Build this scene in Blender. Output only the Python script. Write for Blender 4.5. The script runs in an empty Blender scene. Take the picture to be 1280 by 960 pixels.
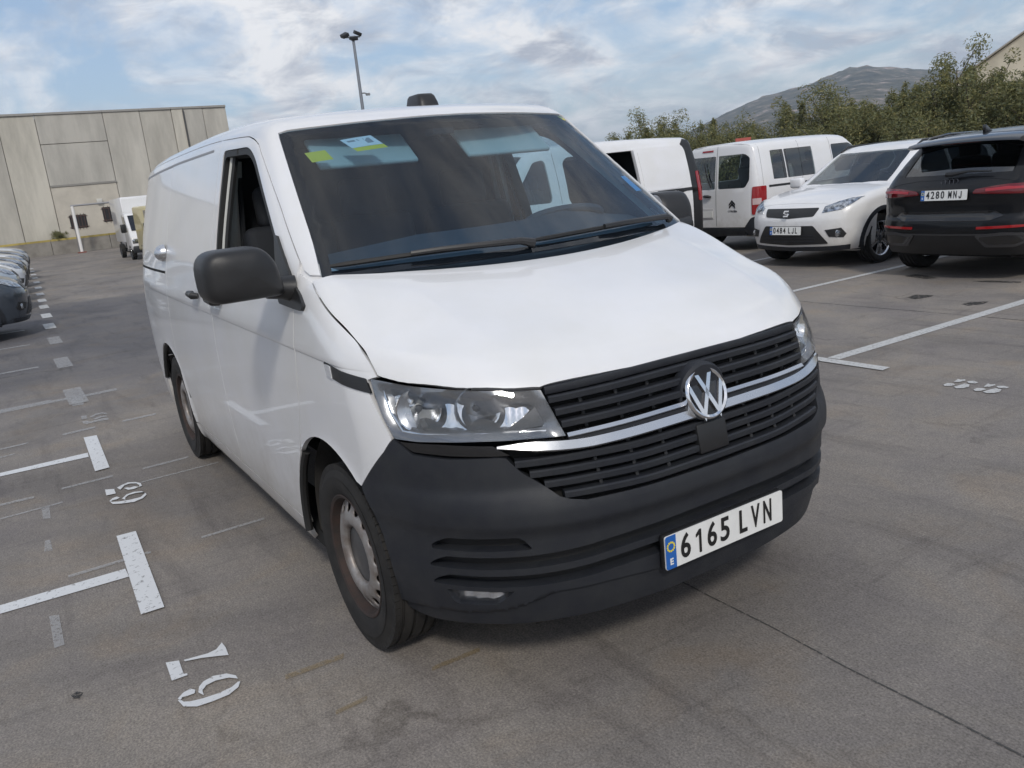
import bpy, bmesh, math, random
import numpy as np
from mathutils import Vector, Matrix, noise as mnoise
from mathutils.geometry import delaunay_2d_cdt
R = math.radians
random.seed(4)
SC = bpy.context.scene
COL = SC.collection
# ------------------------------------------------------------------ camera
CAM_POS = (2.662, -1.7774, 1.595)
YAW, PITCH, ROLL = R(149.161), R(-14.025), R(-5.910)
cd = bpy.data.cameras.new('camera'); cam = bpy.data.objects.new('camera', cd); COL.objects.link(cam)
cd.sensor_width = 36.0; cd.lens = 1029.8/1280*36.0; cd.clip_start = .05; cd.clip_end = 12000
fw = Vector((math.cos(YAW)*math.cos(PITCH), math.sin(YAW)*math.cos(PITCH), math.sin(PITCH)))
r0 = fw.cross(Vector((0, 0, 1))).normalized(); u0 = r0.cross(fw)
r1 = r0*math.cos(ROLL)+u0*math.sin(ROLL); u1 = -r0*math.sin(ROLL)+u0*math.cos(ROLL)
M = Matrix((r1, u1, -fw)).transposed().to_4x4(); M.translation = CAM_POS
cam.matrix_world = M
SC.camera = cam
# ------------------------------------------------------------------ sky and sun
SUN_BEARING, SUN_ELEV = R(-24), R(41)
w = bpy.data.worlds.new('World'); SC.world = w; w.use_nodes = True
nt = w.node_tree; nt.nodes.clear()
def wn(t, **k):
    n = nt.nodes.new(t)
    for a, b in k.items(): setattr(n, a, b)
    return n
out = wn('ShaderNodeOutputWorld'); bg = wn('ShaderNodeBackground'); bg.inputs['Strength'].default_value = .125
sky = wn('ShaderNodeTexSky', sky_type='NISHITA', sun_disc=False)
sky.sun_elevation = SUN_ELEV; sky.sun_rotation = R(90)-SUN_BEARING
sky.air_density = 1.0; sky.dust_density = 1.6; sky.ozone_density = 1.2
tc = wn('ShaderNodeTexCoord'); sep = wn('ShaderNodeSeparateXYZ'); nt.links.new(tc.outputs['Generated'], sep.inputs[0])
zz = wn('ShaderNodeMath', operation='MAXIMUM'); nt.links.new(sep.outputs[2], zz.inputs[0]); zz.inputs[1].default_value = 0
za = wn('ShaderNodeMath', operation='ADD'); nt.links.new(zz.outputs[0], za.inputs[0]); za.inputs[1].default_value = .30
dx = wn('ShaderNodeMath', operation='DIVIDE'); dy = wn('ShaderNodeMath', operation='DIVIDE')
for d_, i in ((dx, 0), (dy, 1)):
    nt.links.new(sep.outputs[i], d_.inputs[0]); nt.links.new(za.outputs[0], d_.inputs[1])
cmb = wn('ShaderNodeCombineXYZ'); nt.links.new(dx.outputs[0], cmb.inputs[0]); nt.links.new(dy.outputs[0], cmb.inputs[1])
def wnoise(scale, detail, rough, off, dist=.3):
    mp = wn('ShaderNodeMapping'); mp.inputs['Location'].default_value = off; nt.links.new(cmb.outputs[0], mp.inputs[0])
    n = wn('ShaderNodeTexNoise'); n.inputs['Scale'].default_value = scale; n.inputs['Detail'].default_value = detail
    n.inputs['Roughness'].default_value = rough; n.inputs['Distortion'].default_value = dist
    nt.links.new(mp.outputs[0], n.inputs['Vector']); return n
def wramp(src, stops):
    r = wn('ShaderNodeValToRGB'); e = r.color_ramp.elements
    e[0].position, e[0].color = stops[0][0], (*stops[0][1], 1); e[1].position, e[1].color = stops[-1][0], (*stops[-1][1], 1)
    for p_, c_ in stops[1:-1]:
        x_ = e.new(p_); x_.color = (*c_, 1)
    nt.links.new(src, r.inputs[0]); return r
n1 = wnoise(2.3, 9, .60, (4.3, 1.7, 0), .5); n2 = wnoise(4.6, 8, .62, (1.1, 8.2, 3), .5)
cov = wramp(n1.outputs['Fac'], [(.40, (0, 0, 0)), (.60, (1, 1, 1))])
shd = wramp(n2.outputs['Fac'], [(.37, (4.0, 4.35, 5.1)), (.57, (7.6, 7.7, 7.95))])
mx = wn('ShaderNodeMix', data_type='RGBA'); nt.links.new(cov.outputs[0], mx.inputs[0])
blu = wn('ShaderNodeMix', data_type='RGBA'); blu.inputs[0].default_value = .38
nt.links.new(sky.outputs[0], blu.inputs[6]); blu.inputs[7].default_value = (3.6, 4.8, 6.8, 1)
nt.links.new(blu.outputs[2], mx.inputs[6]); nt.links.new(shd.outputs[0], mx.inputs[7])
nt.links.new(mx.outputs[2], bg.inputs['Color']); nt.links.new(bg.outputs[0], out.inputs[0])
sd = bpy.data.lights.new('sun', 'SUN'); sun = bpy.data.objects.new('sun', sd); COL.objects.link(sun)
sd.energy = 1.8; sd.angle = R(7); sd.color = (1.0, .95, .87)
sv = Vector((math.cos(SUN_BEARING)*math.cos(SUN_ELEV), math.sin(SUN_BEARING)*math.cos(SUN_ELEV), math.sin(SUN_ELEV)))
sun.rotation_euler = sv.to_track_quat('Z', 'Y').to_euler()
vs = SC.view_settings
vs.view_transform = 'Standard'; vs.look = 'None'; vs.gamma = 1; vs.use_curve_mapping = False; vs.exposure = -.05
SC.cycles.use_denoising = True
SC.cycles.max_bounces = 7; SC.cycles.diffuse_bounces = 3; SC.cycles.glossy_bounces = 4; SC.cycles.transparent_max_bounces = 16; SC.cycles.volume_bounces = 0
# ------------------------------------------------------------------ materials
MATS = {}
def mat(name, base, rough=.5, metal=0., coat=0., coat_r=.03, spec=.5, var=0., vscale=8., bump=0., bscale=60., tint=None, emit=None, rvar=0.):
    """principled surface; var = blotchy colour variation, bump = fine relief"""
    if name in MATS: return MATS[name]
    m = bpy.data.materials.new(name); m.use_nodes = True; t = m.node_tree; b = t.nodes['Principled BSDF']
    b.inputs['Base Color'].default_value = (*base, 1); b.inputs['Roughness'].default_value = rough
    b.inputs['Metallic'].default_value = metal; b.inputs['Coat Weight'].default_value = coat
    b.inputs['Coat Roughness'].default_value = coat_r; b.inputs['Specular IOR Level'].default_value = spec
    L = t.links.new
    if var or bump or rvar:
        tc = t.nodes.new('ShaderNodeTexCoord')
    if var or rvar:
        n = t.nodes.new('ShaderNodeTexNoise'); n.inputs['Scale'].default_value = vscale; n.inputs['Detail'].default_value = 6
        n.inputs['Roughness'].default_value = .65; L(tc.outputs['Object'], n.inputs['Vector'])
    if var:
        r = t.nodes.new('ShaderNodeValToRGB'); e = r.color_ramp.elements
        tn = tint or tuple(c*(1-var) for c in base)
        e[0].position = .34; e[0].color = (*tn, 1); e[1].position = .62; e[1].color = (*base, 1)
        L(n.outputs['Fac'], r.inputs[0]); L(r.outputs[0], b.inputs['Base Color'])
    if rvar:
        mr = t.nodes.new('ShaderNodeMapRange'); mr.inputs[1].default_value = .3; mr.inputs[2].default_value = .7
        mr.inputs[3].default_value = max(rough-rvar, .02); mr.inputs[4].default_value = min(rough+rvar, 1)
        L(n.outputs['Fac'], mr.inputs[0]); L(mr.outputs[0], b.inputs['Roughness'])
    if bump:
        n2 = t.nodes.new('ShaderNodeTexNoise'); n2.inputs['Scale'].default_value = bscale; n2.inputs['Detail'].default_value = 4
        L(tc.outputs['Object'], n2.inputs['Vector'])
        bp = t.nodes.new('ShaderNodeBump'); bp.inputs['Strength'].default_value = bump; bp.inputs['Distance'].default_value = .004
        L(n2.outputs['Fac'], bp.inputs['Height']); L(bp.outputs[0], b.inputs['Normal'])
    if emit:
        b.inputs['Emission Color'].default_value = (*emit[:3], 1); b.inputs['Emission Strength'].default_value = emit[3]
    MATS[name] = m; return m
def glass(name, tint, refl=1.45, rough=.0, haze=0.):
    """thin pane: tinted see-through plus fresnel reflection, with a dust film tinted blue like reflected sky"""
    if name in MATS: return MATS[name]
    m = bpy.data.materials.new(name); m.use_nodes = True; t = m.node_tree; t.nodes.clear(); L = t.links.new
    o = t.nodes.new('ShaderNodeOutputMaterial'); tr = t.nodes.new('ShaderNodeBsdfTransparent'); tr.inputs[0].default_value = (*tint, 1)
    gl = t.nodes.new('ShaderNodeBsdfGlossy'); gl.inputs['Roughness'].default_value = rough
    lw = t.nodes.new('ShaderNodeLayerWeight'); pw = t.nodes.new('ShaderNodeMath'); pw.operation = 'POWER'; pw.inputs[1].default_value = 4.6; L(lw.outputs['Facing'], pw.inputs[0])
    r0_ = ((refl-1)/(refl+1))**2*1.9                                   # both faces of the pane
    fr = t.nodes.new('ShaderNodeMath'); fr.operation = 'MULTIPLY_ADD'; L(pw.outputs[0], fr.inputs[0]); fr.inputs[1].default_value = 1-r0_; fr.inputs[2].default_value = r0_
    mx = t.nodes.new('ShaderNodeMixShader'); L(fr.outputs[0], mx.inputs[0]); L(gl.outputs[0], mx.inputs[2])
    src = tr.outputs[0]
    if haze:
        df = t.nodes.new('ShaderNodeBsdfDiffuse'); df.inputs[0].default_value = (.32, .41, .56, 1)  # bluish veil of reflected sky painted into the dust film
        tc = t.nodes.new('ShaderNodeTexCoord'); n = t.nodes.new('ShaderNodeTexNoise'); n.inputs['Scale'].default_value = 5; n.inputs['Detail'].default_value = 7
        L(tc.outputs['Object'], n.inputs['Vector'])
        mr = t.nodes.new('ShaderNodeMapRange'); mr.inputs[1].default_value = .3; mr.inputs[2].default_value = .7
        mr.inputs[3].default_value = haze*.7; mr.inputs[4].default_value = haze*1.35; L(n.outputs['Fac'], mr.inputs[0])
        hm = t.nodes.new('ShaderNodeMixShader'); L(mr.outputs[0], hm.inputs[0]); L(tr.outputs[0], hm.inputs[1]); L(df.outputs[0], hm.inputs[2]); src = hm.outputs[0]
    L(src, mx.inputs[1]); L(mx.outputs[0], o.inputs[0]); MATS[name] = m; return m
# ------------------------------------------------------------------ objects
def link(o, parent=None):
    COL.objects.link(o)
    if parent is not None: o.parent = parent
    return o
def thing(name, label, cat, loc=(0, 0, 0), rz=0., group=None, scale=None):
    o = bpy.data.objects.new(name, None); o.empty_display_size = .2; link(o)
    o.location = loc; o.rotation_euler = (0, 0, rz)
    if scale: o.scale = scale
    return tag(o, label, cat, group)
def tag(o, label=None, cat=None, group=None, kind=None):
    if label: o['label'] = label
    if cat: o['category'] = cat
    if group: o['group'] = group
    if kind: o['kind'] = kind
    return o
def copy_tree(o, parent=None):
    c = o.copy(); link(c, parent)
    for ch in list(o.children): copy_tree(ch, c)
    return c
def mobj(name, V, F, m, parent=None, smooth=False, normals=None, sharp=None, mats=None, fmat=None):
    me = bpy.data.meshes.new(name); me.from_pydata([tuple(map(float, v)) for v in V], [], [tuple(map(int, f)) for f in F])
    for mm in (mats or [m]): me.materials.append(mm)
    if fmat is not None: me.polygons.foreach_set('material_index', np.asarray(fmat, np.int32))
    if smooth: me.polygons.foreach_set('use_smooth', np.ones(len(me.polygons), bool))
    me.update()
    if normals is not None: me.normals_split_custom_set_from_vertices([tuple(map(float, n)) for n in normals])
    if sharp is not None: me.set_sharp_from_angle(angle=R(sharp))
    return link(bpy.data.objects.new(name, me), parent)
class MB:
    """collects simple solids into one mesh"""
    def __init__(s): s.V = []; s.F = []
    def add(s, V, F):
        o = len(s.V); s.V += [tuple(v) for v in V]; s.F += [tuple(i+o for i in f) for f in F]; return s
    def box(s, c, h, rz=0., M=None):
        V = [Vector((x*h[0], y*h[1], z*h[2])) for x in (-1, 1) for y in (-1, 1) for z in (-1, 1)]
        rot = Matrix.Rotation(rz, 3, 'Z') if M is None else M
        V = [rot @ v+Vector(c) for v in V]
        return s.add(V, [(0, 1, 3, 2), (4, 6, 7, 5), (0, 4, 5, 1), (2, 3, 7, 6), (0, 2, 6, 4), (1, 5, 7, 3)])
    def tube(s, pts, r, n=8, cap=True):
        P = [Vector(p) for p in pts]; rr = r if hasattr(r, '__len__') else [r]*len(P); V = []; F = []
        up = None
        for i, p in enumerate(P):
            t = (P[min(i+1, len(P)-1)]-P[max(i-1, 0)]).normalized()
            if up is None: up = t.orthogonal().normalized()
            up = (up-t*up.dot(t)).normalized(); b = t.cross(up)
            for k in range(n):
                a = 2*math.pi*k/n; V.append(p+(up*math.cos(a)+b*math.sin(a))*rr[i])
        for i in range(len(P)-1):
            for k in range(n):
                a, b_ = i*n+k, i*n+(k+1) % n; F.append((a, b_, b_+n, a+n))
        if cap: F.append(tuple(range(n-1, -1, -1))); F.append(tuple(range((len(P)-1)*n, len(P)*n)))
        return s.add(V, F)
    def lathe(s, prof, n=32, M=None, a0=0, a1=2*math.pi):
        """prof: (radius, axial); axis = local y"""
        V = []; F = []; full = abs(a1-a0-2*math.pi) < 1e-6; k_ = n if full else n+1
        for i in range(k_):
            a = a0+(a1-a0)*i/n
            for r, h in prof: V.append(Vector((r*math.cos(a), h, r*math.sin(a))))
        m_ = len(prof)
        for i in range(n):
            j = (i+1) % k_
            for q in range(m_-1): F.append((i*m_+q, i*m_+q+1, j*m_+q+1, j*m_+q))
        if M is not None: V = [M @ v for v in V]
        return s.add(V, F)
    def prism(s, pts, a, b, axes=(0, 1, 2)):
        """polygon in plane (axes[0],axes[1]), extruded from a to b along axes[2]"""
        n = len(pts); V = []
        for h in (a, b):
            for p in pts:
                v = [0, 0, 0]; v[axes[0]] = p[0]; v[axes[1]] = p[1]; v[axes[2]] = h; V.append(v)
        F = [tuple(range(n-1, -1, -1)), tuple(range(n, 2*n))]+[(i, (i+1) % n, (i+1) % n+n, i+n) for i in range(n)]
        return s.add(V, F)
    def build(s, name, m, parent=None, bevel=0., seg=2, smooth=False, sharp=35, sub=0):
        bm = bmesh.new(); vs_ = [bm.verts.new(v) for v in s.V]
        for f in s.F:
            try: bm.faces.new([vs_[i] for i in f])
            except ValueError: pass
        bmesh.ops.recalc_face_normals(bm, faces=bm.faces)
        if bevel:
            bmesh.ops.bevel(bm, geom=[e for e in bm.edges if e.is_manifold and e.calc_face_angle(0) > R(20)], offset=bevel, segments=seg, affect='EDGES', profile=.5, clamp_overlap=True)
        me = bpy.data.meshes.new(name); bm.to_mesh(me); bm.free(); me.materials.append(m)
        if smooth or bevel:
            me.polygons.foreach_set('use_smooth', np.ones(len(me.polygons), bool)); me.set_sharp_from_angle(angle=R(sharp))
        o = link(bpy.data.objects.new(name, me), parent)
        if sub:
            md = o.modifiers.new('sub', 'SUBSURF'); md.levels = sub; md.render_levels = sub
        return o
FONT = None
def text_mesh(name, s, h, m, parent, mtx, wscale=1., depth=.0015, bold=0., align='CENTER', fit=False):
    """lettering as a thin raised mesh; text lies in local xy"""
    cu = bpy.data.curves.new(name, 'FONT'); cu.body = s; cu.size = h/.70; cu.align_x = align; cu.align_y = 'CENTER'
    cu.extrude = depth; cu.offset = bold; cu.resolution_u = 4
    ob = bpy.data.objects.new(name, cu); COL.objects.link(ob)
    dg = bpy.context.evaluated_depsgraph_get(); me = bpy.data.meshes.new_from_object(ob.evaluated_get(dg))
    COL.objects.unlink(ob); bpy.data.objects.remove(ob)
    me.materials.clear(); me.materials.append(m)
    if fit:
        xs = [v.co.x for v in me.vertices]; k = wscale/(max(xs)-min(xs)); mid = (max(xs)+min(xs))/2
        me.transform(Matrix.Translation((-mid, 0, 0))); wscale = k
    me.transform(Matrix.Diagonal((wscale, 1, 1, 1))); me.transform(mtx)
    return link(bpy.data.objects.new(name, me), parent)
# ------------------------------------------------------------------ curved body panels
def dens(L, res, closed=True):
    L = np.asarray(L, float); o = []; n = len(L)
    for i in range(n if closed else n-1):
        a, b = L[i], L[(i+1) % n]; k = max(1, int(math.ceil(np.linalg.norm(b-a)/res)))
        for j in range(k): o.append(a+(b-a)*j/k)
    if not closed: o.append(L[-1])
    return np.array(o)
def crv(pts, n=6, closed=False):
    """Catmull-Rom through points"""
    P = np.asarray(pts, float); o = []; m = len(P)
    for i in range(m if closed else m-1):
        if closed: a, b, c, d = P[i-1], P[i], P[(i+1) % m], P[(i+2) % m]
        else: a, b, c, d = P[max(i-1, 0)], P[i], P[i+1], P[min(i+2, m-1)]
        for j in range(n):
            t = j/n; o.append(.5*((2*b)+(c-a)*t+(2*a-5*b+4*c-d)*t*t+(-a+3*b-3*c+d)*t**3))
    if not closed: o.append(P[-1])
    return [tuple(q) for q in o]
def rnd(pts, r, n=5):
    """polygon with rounded corners"""
    P = [Vector(p) for p in pts]; o = []; m = len(P)
    for i in range(m):
        p = P[i]; a = P[i-1]-p; b = P[(i+1) % m]-p; rr = r[i] if hasattr(r, '__len__') else r
        q = min(rr, a.length*.48, b.length*.48)
        if q < 1e-4: o.append(tuple(p)); continue
        s, e = p+a.normalized()*q, p+b.normalized()*q
        for k in range(n+1):
            t = k/n; o.append(tuple(s*(1-t)**2+p*2*t*(1-t)+e*t*t))
    return o
def arc(cx, cz, rx, rz, a0, a1, n=14):
    return [(cx+rx*math.cos(R(a0+(a1-a0)*i/n)), cz+rz*math.sin(R(a0+(a1-a0)*i/n))) for i in range(n+1)]
def inside(pts, loops):
    c = np.zeros(len(pts), bool)
    for L in loops:
        x, y = pts[:, 0], pts[:, 1]; n = len(L)
        for i in range(n):
            x1, y1 = L[i]; x2, y2 = L[(i+1) % n]
            if y1 == y2: continue
            k = ((y1 > y) != (y2 > y)) & (x < (x2-x1)*(y-y1)/(y2-y1)+x1); c ^= k
    return c
def inset(L, g):
    L = np.asarray(L, float); a = np.roll(L, 1, 0); b = np.roll(L, -1, 0); t = b-a; t /= np.maximum(np.linalg.norm(t, axis=1), 1e-9)[:, None]
    area = np.sum(L[:, 0]*b[:, 1]-b[:, 0]*L[:, 1]); n = np.stack([-t[:, 1], t[:, 0]], 1)*(1 if area > 0 else -1)
    return L+n*g
def tri2d(loops, res, feats=()):
    E = []; P = []
    for L in loops:
        o = len(P); P += list(map(tuple, L)); n = len(L); E += [(o+i, o+(i+1) % n) for i in range(n)]
    nb = len(P); lo = np.min(loops[0], 0); hi = np.max(loops[0], 0)
    for f in feats:
        o = len(P); P += list(map(tuple, f)); E += [(o+i, o+i+1) for i in range(len(f)-1)]
    gx = np.arange(lo[0]+res*.5, hi[0], res); gy = np.arange(lo[1]+res*.5, hi[1], res*.9)
    if len(gx) and len(gy):
        X, Y = np.meshgrid(gx, gy); X = X+(np.arange(len(gy)) % 2)[:, None]*res*.5
        G = np.stack([X.ravel(), Y.ravel()], 1); G = G[inside(G, loops)]
        Q = np.array(P); keep = np.ones(len(G), bool)
        for i in range(0, len(G), 2000):
            g = G[i:i+2000]; d = ((g[:, None, :]-Q[None, :, :])**2).sum(2).min(1); keep[i:i+2000] = d > (res*.5)**2
        P += list(map(tuple, G[keep]))
    r = delaunay_2d_cdt([Vector(p) for p in P], E, [], 0, 1e-7)
    V = np.array([(v[0], v[1]) for v in r[0]]); T = np.array([f for f in r[2] if len(f) == 3])
    cen = V[T].mean(1); T = T[inside(cen, loops)]
    return V, T
class DP:
    """straight projection along d from a plane through c"""
    def __init__(s, d, c, e1, tmax=1.6):
        s.d = np.array(d, float)/np.linalg.norm(d); s.c = np.array(c, float); s.e1 = np.array(e1, float); s.e2 = np.cross(s.d, s.e1); s.tm = tmax
        if s.e2[2] < -1e-6 or (abs(s.e2[2]) < 1e-6 and s.e2[1] < 0): s.e2 = -s.e2
    def rays(s, uv): return s.c+uv[:, :1]*s.e1+uv[:, 1:]*s.e2, np.repeat(s.d[None], len(uv), 0)
    def inv(s, P): q = np.asarray(P, float)-s.c; return np.stack([q @ s.e1, q @ s.e2], 1)
class VC:
    """rays outward from a vertical axis: u = R*angle, v = z"""
    def __init__(s, cx, Rr=.85, tmax=1.8, back=False): s.cx = cx; s.R = Rr; s.tm = tmax; s.sg = -1 if back else 1
    def rays(s, uv):
        a = uv[:, 0]/s.R; z = uv[:, 1]
        return np.stack([0*a+s.cx, 0*a, z], 1), np.stack([s.sg*np.cos(a), np.sin(a), 0*a], 1)
    def inv(s, P): P = np.asarray(P, float); return np.stack([s.R*np.arctan2(P[:, 1], s.sg*(P[:, 0]-s.cx)), P[:, 2]], 1)
class HC:
    """rays outward from a lengthwise axis: u = x, v = R*angle from the zenith"""
    def __init__(s, zc, Rr=.85, tmax=1.8): s.zc = zc; s.R = Rr; s.tm = tmax
    def rays(s, uv):
        a = uv[:, 1]/s.R; x = uv[:, 0]
        return np.stack([x, 0*x, 0*x+s.zc], 1), np.stack([0*a, np.sin(a), np.cos(a)], 1)
    def inv(s, P): P = np.asarray(P, float); return np.stack([P[:, 0], s.R*np.arctan2(P[:, 1], P[:, 2]-s.zc)], 1)
def solve(F, pr, uv):
    o, d = pr.rays(np.asarray(uv, float)); a = np.zeros(len(o)); b = np.full(len(o), pr.tm)
    for _ in range(26):
        m_ = (a+b)/2; f = F(o+m_[:, None]*d) > 0; a = np.where(f, m_, a); b = np.where(f, b, m_)
    return o+b[:, None]*d
def grad(F, P, h=.0025):
    g = np.stack([F(P+np.eye(3)[i]*h)-F(P-np.eye(3)[i]*h) for i in range(3)], 1)
    return -g/np.maximum(np.linalg.norm(g, axis=1), 1e-9)[:, None]
def panel(name, F, pr, loops, m, parent=None, off=0., res=.03, flange=.018, gap=.0, feats=(), disp=None, closed_back=False):
    """curved sheet: outline loops given in the projection's plane, laid on the body surface F, edges folded in by 'flange'"""
    LL = []
    for i, L in enumerate(loops):
        L = dens(L, res)
        if gap: L = inset(L, gap if i == 0 else -gap)
        LL.append(L)
    uv, T = tri2d(LL, res, [dens(f, res, False) for f in feats])
    P = solve(F, pr, uv); N = grad(F, P)
    nb = None
    P = P+N*off
    if disp is not None: P = P+N*disp(uv, P)[:, None]
    # orient
    a, b, c = P[T[:, 0]], P[T[:, 1]], P[T[:, 2]]
    fl = np.einsum('ij,ij->i', np.cross(b-a, c-a), N[T[:, 0]]) < 0; T = T.copy(); T[fl] = T[fl][:, ::-1]
    V = list(P); NN = list(N); Fc = [tuple(t) for t in T]
    if flange:
        # boundary edges of the triangulation
        cnt = {}
        for t in Fc:
            for i in range(3):
                e = (t[i], t[(i+1) % 3]); k = (min(e), max(e)); cnt.setdefault(k, []).append(e)
        be = [v[0] for v in cnt.values() if len(v) == 1]; mp = {}
        def dup(i, lat):
            if i not in mp:
                o_ = len(V); V.append(P[i]); V.append(P[i]-N[i]*flange); NN.append(lat); NN.append(lat); mp[i] = o_
            else:
                NN[mp[i]] = NN[mp[i]]+lat; NN[mp[i]+1] = NN[mp[i]+1]+lat
            return mp[i]
        for (i, j) in be:
            t = P[j]-P[i]; lat = np.cross(t, N[i]); lat = lat/max(np.linalg.norm(lat), 1e-9)
            p, q = dup(i, lat), dup(j, lat); Fc.append((j, i, p, q)) if False else None
            Fc.append((q, p, p+1, q+1))
    NN = np.array(NN); NN /= np.maximum(np.linalg.norm(NN, axis=1), 1e-9)[:, None]
    if disp is not None:
        return mobj(name, V, Fc, m, parent, smooth=True, sharp=50)
    return mobj(name, V, Fc, m, parent, smooth=True, normals=NN)
def onF(F, pr, P):
    return solve(F, pr, pr.inv(P))
def sweep(name, path, frames, prof, m, parent, smooth=True, sharp=40, cap=True):
    """profile (a,b) swept along a path; frames = list of (A,B) unit vectors"""
    V = []; Fc = []; k = len(prof)
    for p, (A, B) in zip(path, frames):
        for a, b in prof: V.append(np.asarray(p)+np.asarray(A)*a+np.asarray(B)*b)
    for i in range(len(path)-1):
        for j in range(k): Fc.append((i*k+j, i*k+(j+1) % k, (i+1)*k+(j+1) % k, (i+1)*k+j))
    if cap: Fc.append(tuple(range(k))); Fc.append(tuple(range((len(path)-1)*k, len(path)*k))[::-1])
    mb = MB(); mb.add(V, Fc)
    return mb.build(name, m, parent, smooth=smooth, sharp=sharp)
# <SURF>
def pch(xs, ys):
    """monotone cubic (pchip) interpolator, linear beyond the ends"""
    xs=np.asarray(xs,float); ys=np.asarray(ys,float); h=np.diff(xs); dl=np.diff(ys)/h
    m=np.zeros(len(xs)); m[0]=dl[0]; m[-1]=dl[-1]
    for i in range(1,len(xs)-1):
        if dl[i-1]*dl[i]>0:
            w1=2*h[i]+h[i-1]; w2=h[i]+2*h[i-1]; m[i]=(w1+w2)/(w1/dl[i-1]+w2/dl[i])
    def f(x):
        x=np.asarray(x,float); i=np.clip(np.searchsorted(xs,x)-1,0,len(h)-1)
        t=(x-xs[i])/h[i]; tc=np.clip(t,0,1)
        r=((1+2*tc)*(1-tc)**2*ys[i]+tc*(1-tc)**2*h[i]*m[i]+tc*tc*(3-2*tc)*ys[i+1]+tc*tc*(tc-1)*h[i]*m[i+1])
        return r+np.where(t<0,t*h[i]*m[0],0)+np.where(t>1,(t-1)*h[i]*m[-1],0)
    return f
def smin(a,b,k):
    h=np.maximum(k-np.abs(a-b),0)/k
    return np.minimum(a,b)-h*h*k*.25
def smax(a,b,k): return -smin(-a,-b,k)
def sstep(a,b,x):
    t=np.clip((x-a)/(b-a),0,1); return t*t*(3-2*t)
# ---- the white panel van: x forward from the front axle, y to its left, z up
v_side=pch([.15,.24,.34,.50,.72,.93,1.0,1.12,1.25,1.40,1.60,1.80,1.92,2.05],
           [.86,.905,.925,.938,.948,.950,.948,.938,.918,.890,.838,.780,.745,.70])
v_tapx=pch([-4.1,-3.9,-3.6,-3,-2,0,.3,.5,.65,.8,.95],[.075,.045,.018,0,0,0,.005,.022,.05,.10,.18])
v_hood=pch([-.4,-.1,.1,.3,.5,.65,.76,.82,.9],[1.43,1.355,1.30,1.235,1.165,1.10,1.04,.995,.92])
v_roof=pch([-4.1,-3.9,-3,-2,-1.3,-.95,-.7,-.5,-.2],[1.92,1.945,1.98,1.99,1.978,1.957,1.93,1.897,1.83])
v_nose=pch([.12,.22,.30,.38,.48,.575,.607,.62,.655,.70,.735,.78,.90,1.0,1.1],
           [.76,.845,.880,.892,.895,.895,.905,.912,.909,.894,.874,.866,.842,.800,.74])
v_plan=pch([0,.26,.5,.65,.75,.83,.9,.96,1.05],[0,.006,.043,.105,.18,.27,.39,.55,.85])
v_crs=pch([0,.3,.55,.76,.9],[.60,.60,.575,.535,.50])
v_pw=pch([.2,.3,.45,.6,.7,.85,1.0],[.085,.065,.04,.03,.015,0,0])
def van_F(P, part=None):
    x,y,z=P[...,0],P[...,1],P[...,2]; a=np.abs(y)
    ys=v_side(z)-v_tapx(x)
    # wheel arch lips
    for ax in (0.,-3.):
        r=np.hypot(x-ax,z-.345); ys=ys+.014*np.exp(-((r-.385)/.045)**2)*(z>.2)
    # waist crease
    zc=1.094-.012*(x+1.4)
    ys=ys+.0045*sstep(zc-.002,zc+.002,z)*(1-sstep(zc+.004,zc+.12,z))
    d1=ys-a
    zh=v_hood(x)-.03*a*a-.20*smax(a-v_crs(x),0*a,.018)*sstep(-.1,.3,x)
    dh=(zh-z)*.92
    xw=.128-1.325*(z-1.323)-.32*a*a
    dw=(xw-x)/1.66
    zr=v_roof(x)-.052*a*a-.06*np.maximum(a-.4,0)**2
    dr=zr-z
    cab=smin(dw,dr,.05)
    cab=smin(cab,d1,.10)
    hod=smin(smin(dh,d1,.12),x+.5,.05)
    top=np.maximum(cab,hod) if part is None else (cab if part=='cab' else hod)
    xf=v_nose(z)-v_plan(a+v_pw(z))
    df=(xf-x)*.9
    F=smin(top,df,.05)
    xr=-3.985+.10*np.maximum(z-1.0,0)**2+.05*a*a
    F=smin(F,x-xr,.12)
    return smin(F,z-.19,.06)
def van_cab(P): return van_F(P,'cab')
def van_bonnet(P): return van_F(P,'hood')
# </SURF>
# ------------------------------------------------------------------ shared vehicle materials
WHITE = mat('white_paint', (.76, .76, .775), .32, coat=.75, coat_r=.04, var=.03, vscale=2.2, tint=(.725, .72, .71))
def add_grime(m):
    t = m.node_tree; b = t.nodes['Principled BSDF']; L = t.links.new; src = b.inputs['Base Color'].links[0].from_socket
    tc = t.nodes.new('ShaderNodeTexCoord'); sp = t.nodes.new('ShaderNodeSeparateXYZ'); L(tc.outputs['Object'], sp.inputs[0])
    n = t.nodes.new('ShaderNodeTexNoise'); n.inputs['Scale'].default_value = 4.5; n.inputs['Detail'].default_value = 8; n.inputs['Roughness'].default_value = .7; L(tc.outputs['Object'], n.inputs['Vector'])
    a = t.nodes.new('ShaderNodeMath'); a.operation = 'MULTIPLY_ADD'; L(n.outputs['Fac'], a.inputs[0]); a.inputs[1].default_value = -.75; L(sp.outputs[2], a.inputs[2])
    r = t.nodes.new('ShaderNodeMapRange'); r.inputs[1].default_value = .22; r.inputs[2].default_value = -.10; r.inputs[3].default_value = 0; r.inputs[4].default_value = .55; L(a.outputs[0], r.inputs[0])
    x = t.nodes.new('ShaderNodeMix'); x.data_type = 'RGBA'; L(r.outputs[0], x.inputs[0]); L(src, x.inputs[6]); x.inputs[7].default_value = (.42, .38, .33, 1); L(x.outputs[2], b.inputs['Base Color'])
add_grime(WHITE)
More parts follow.
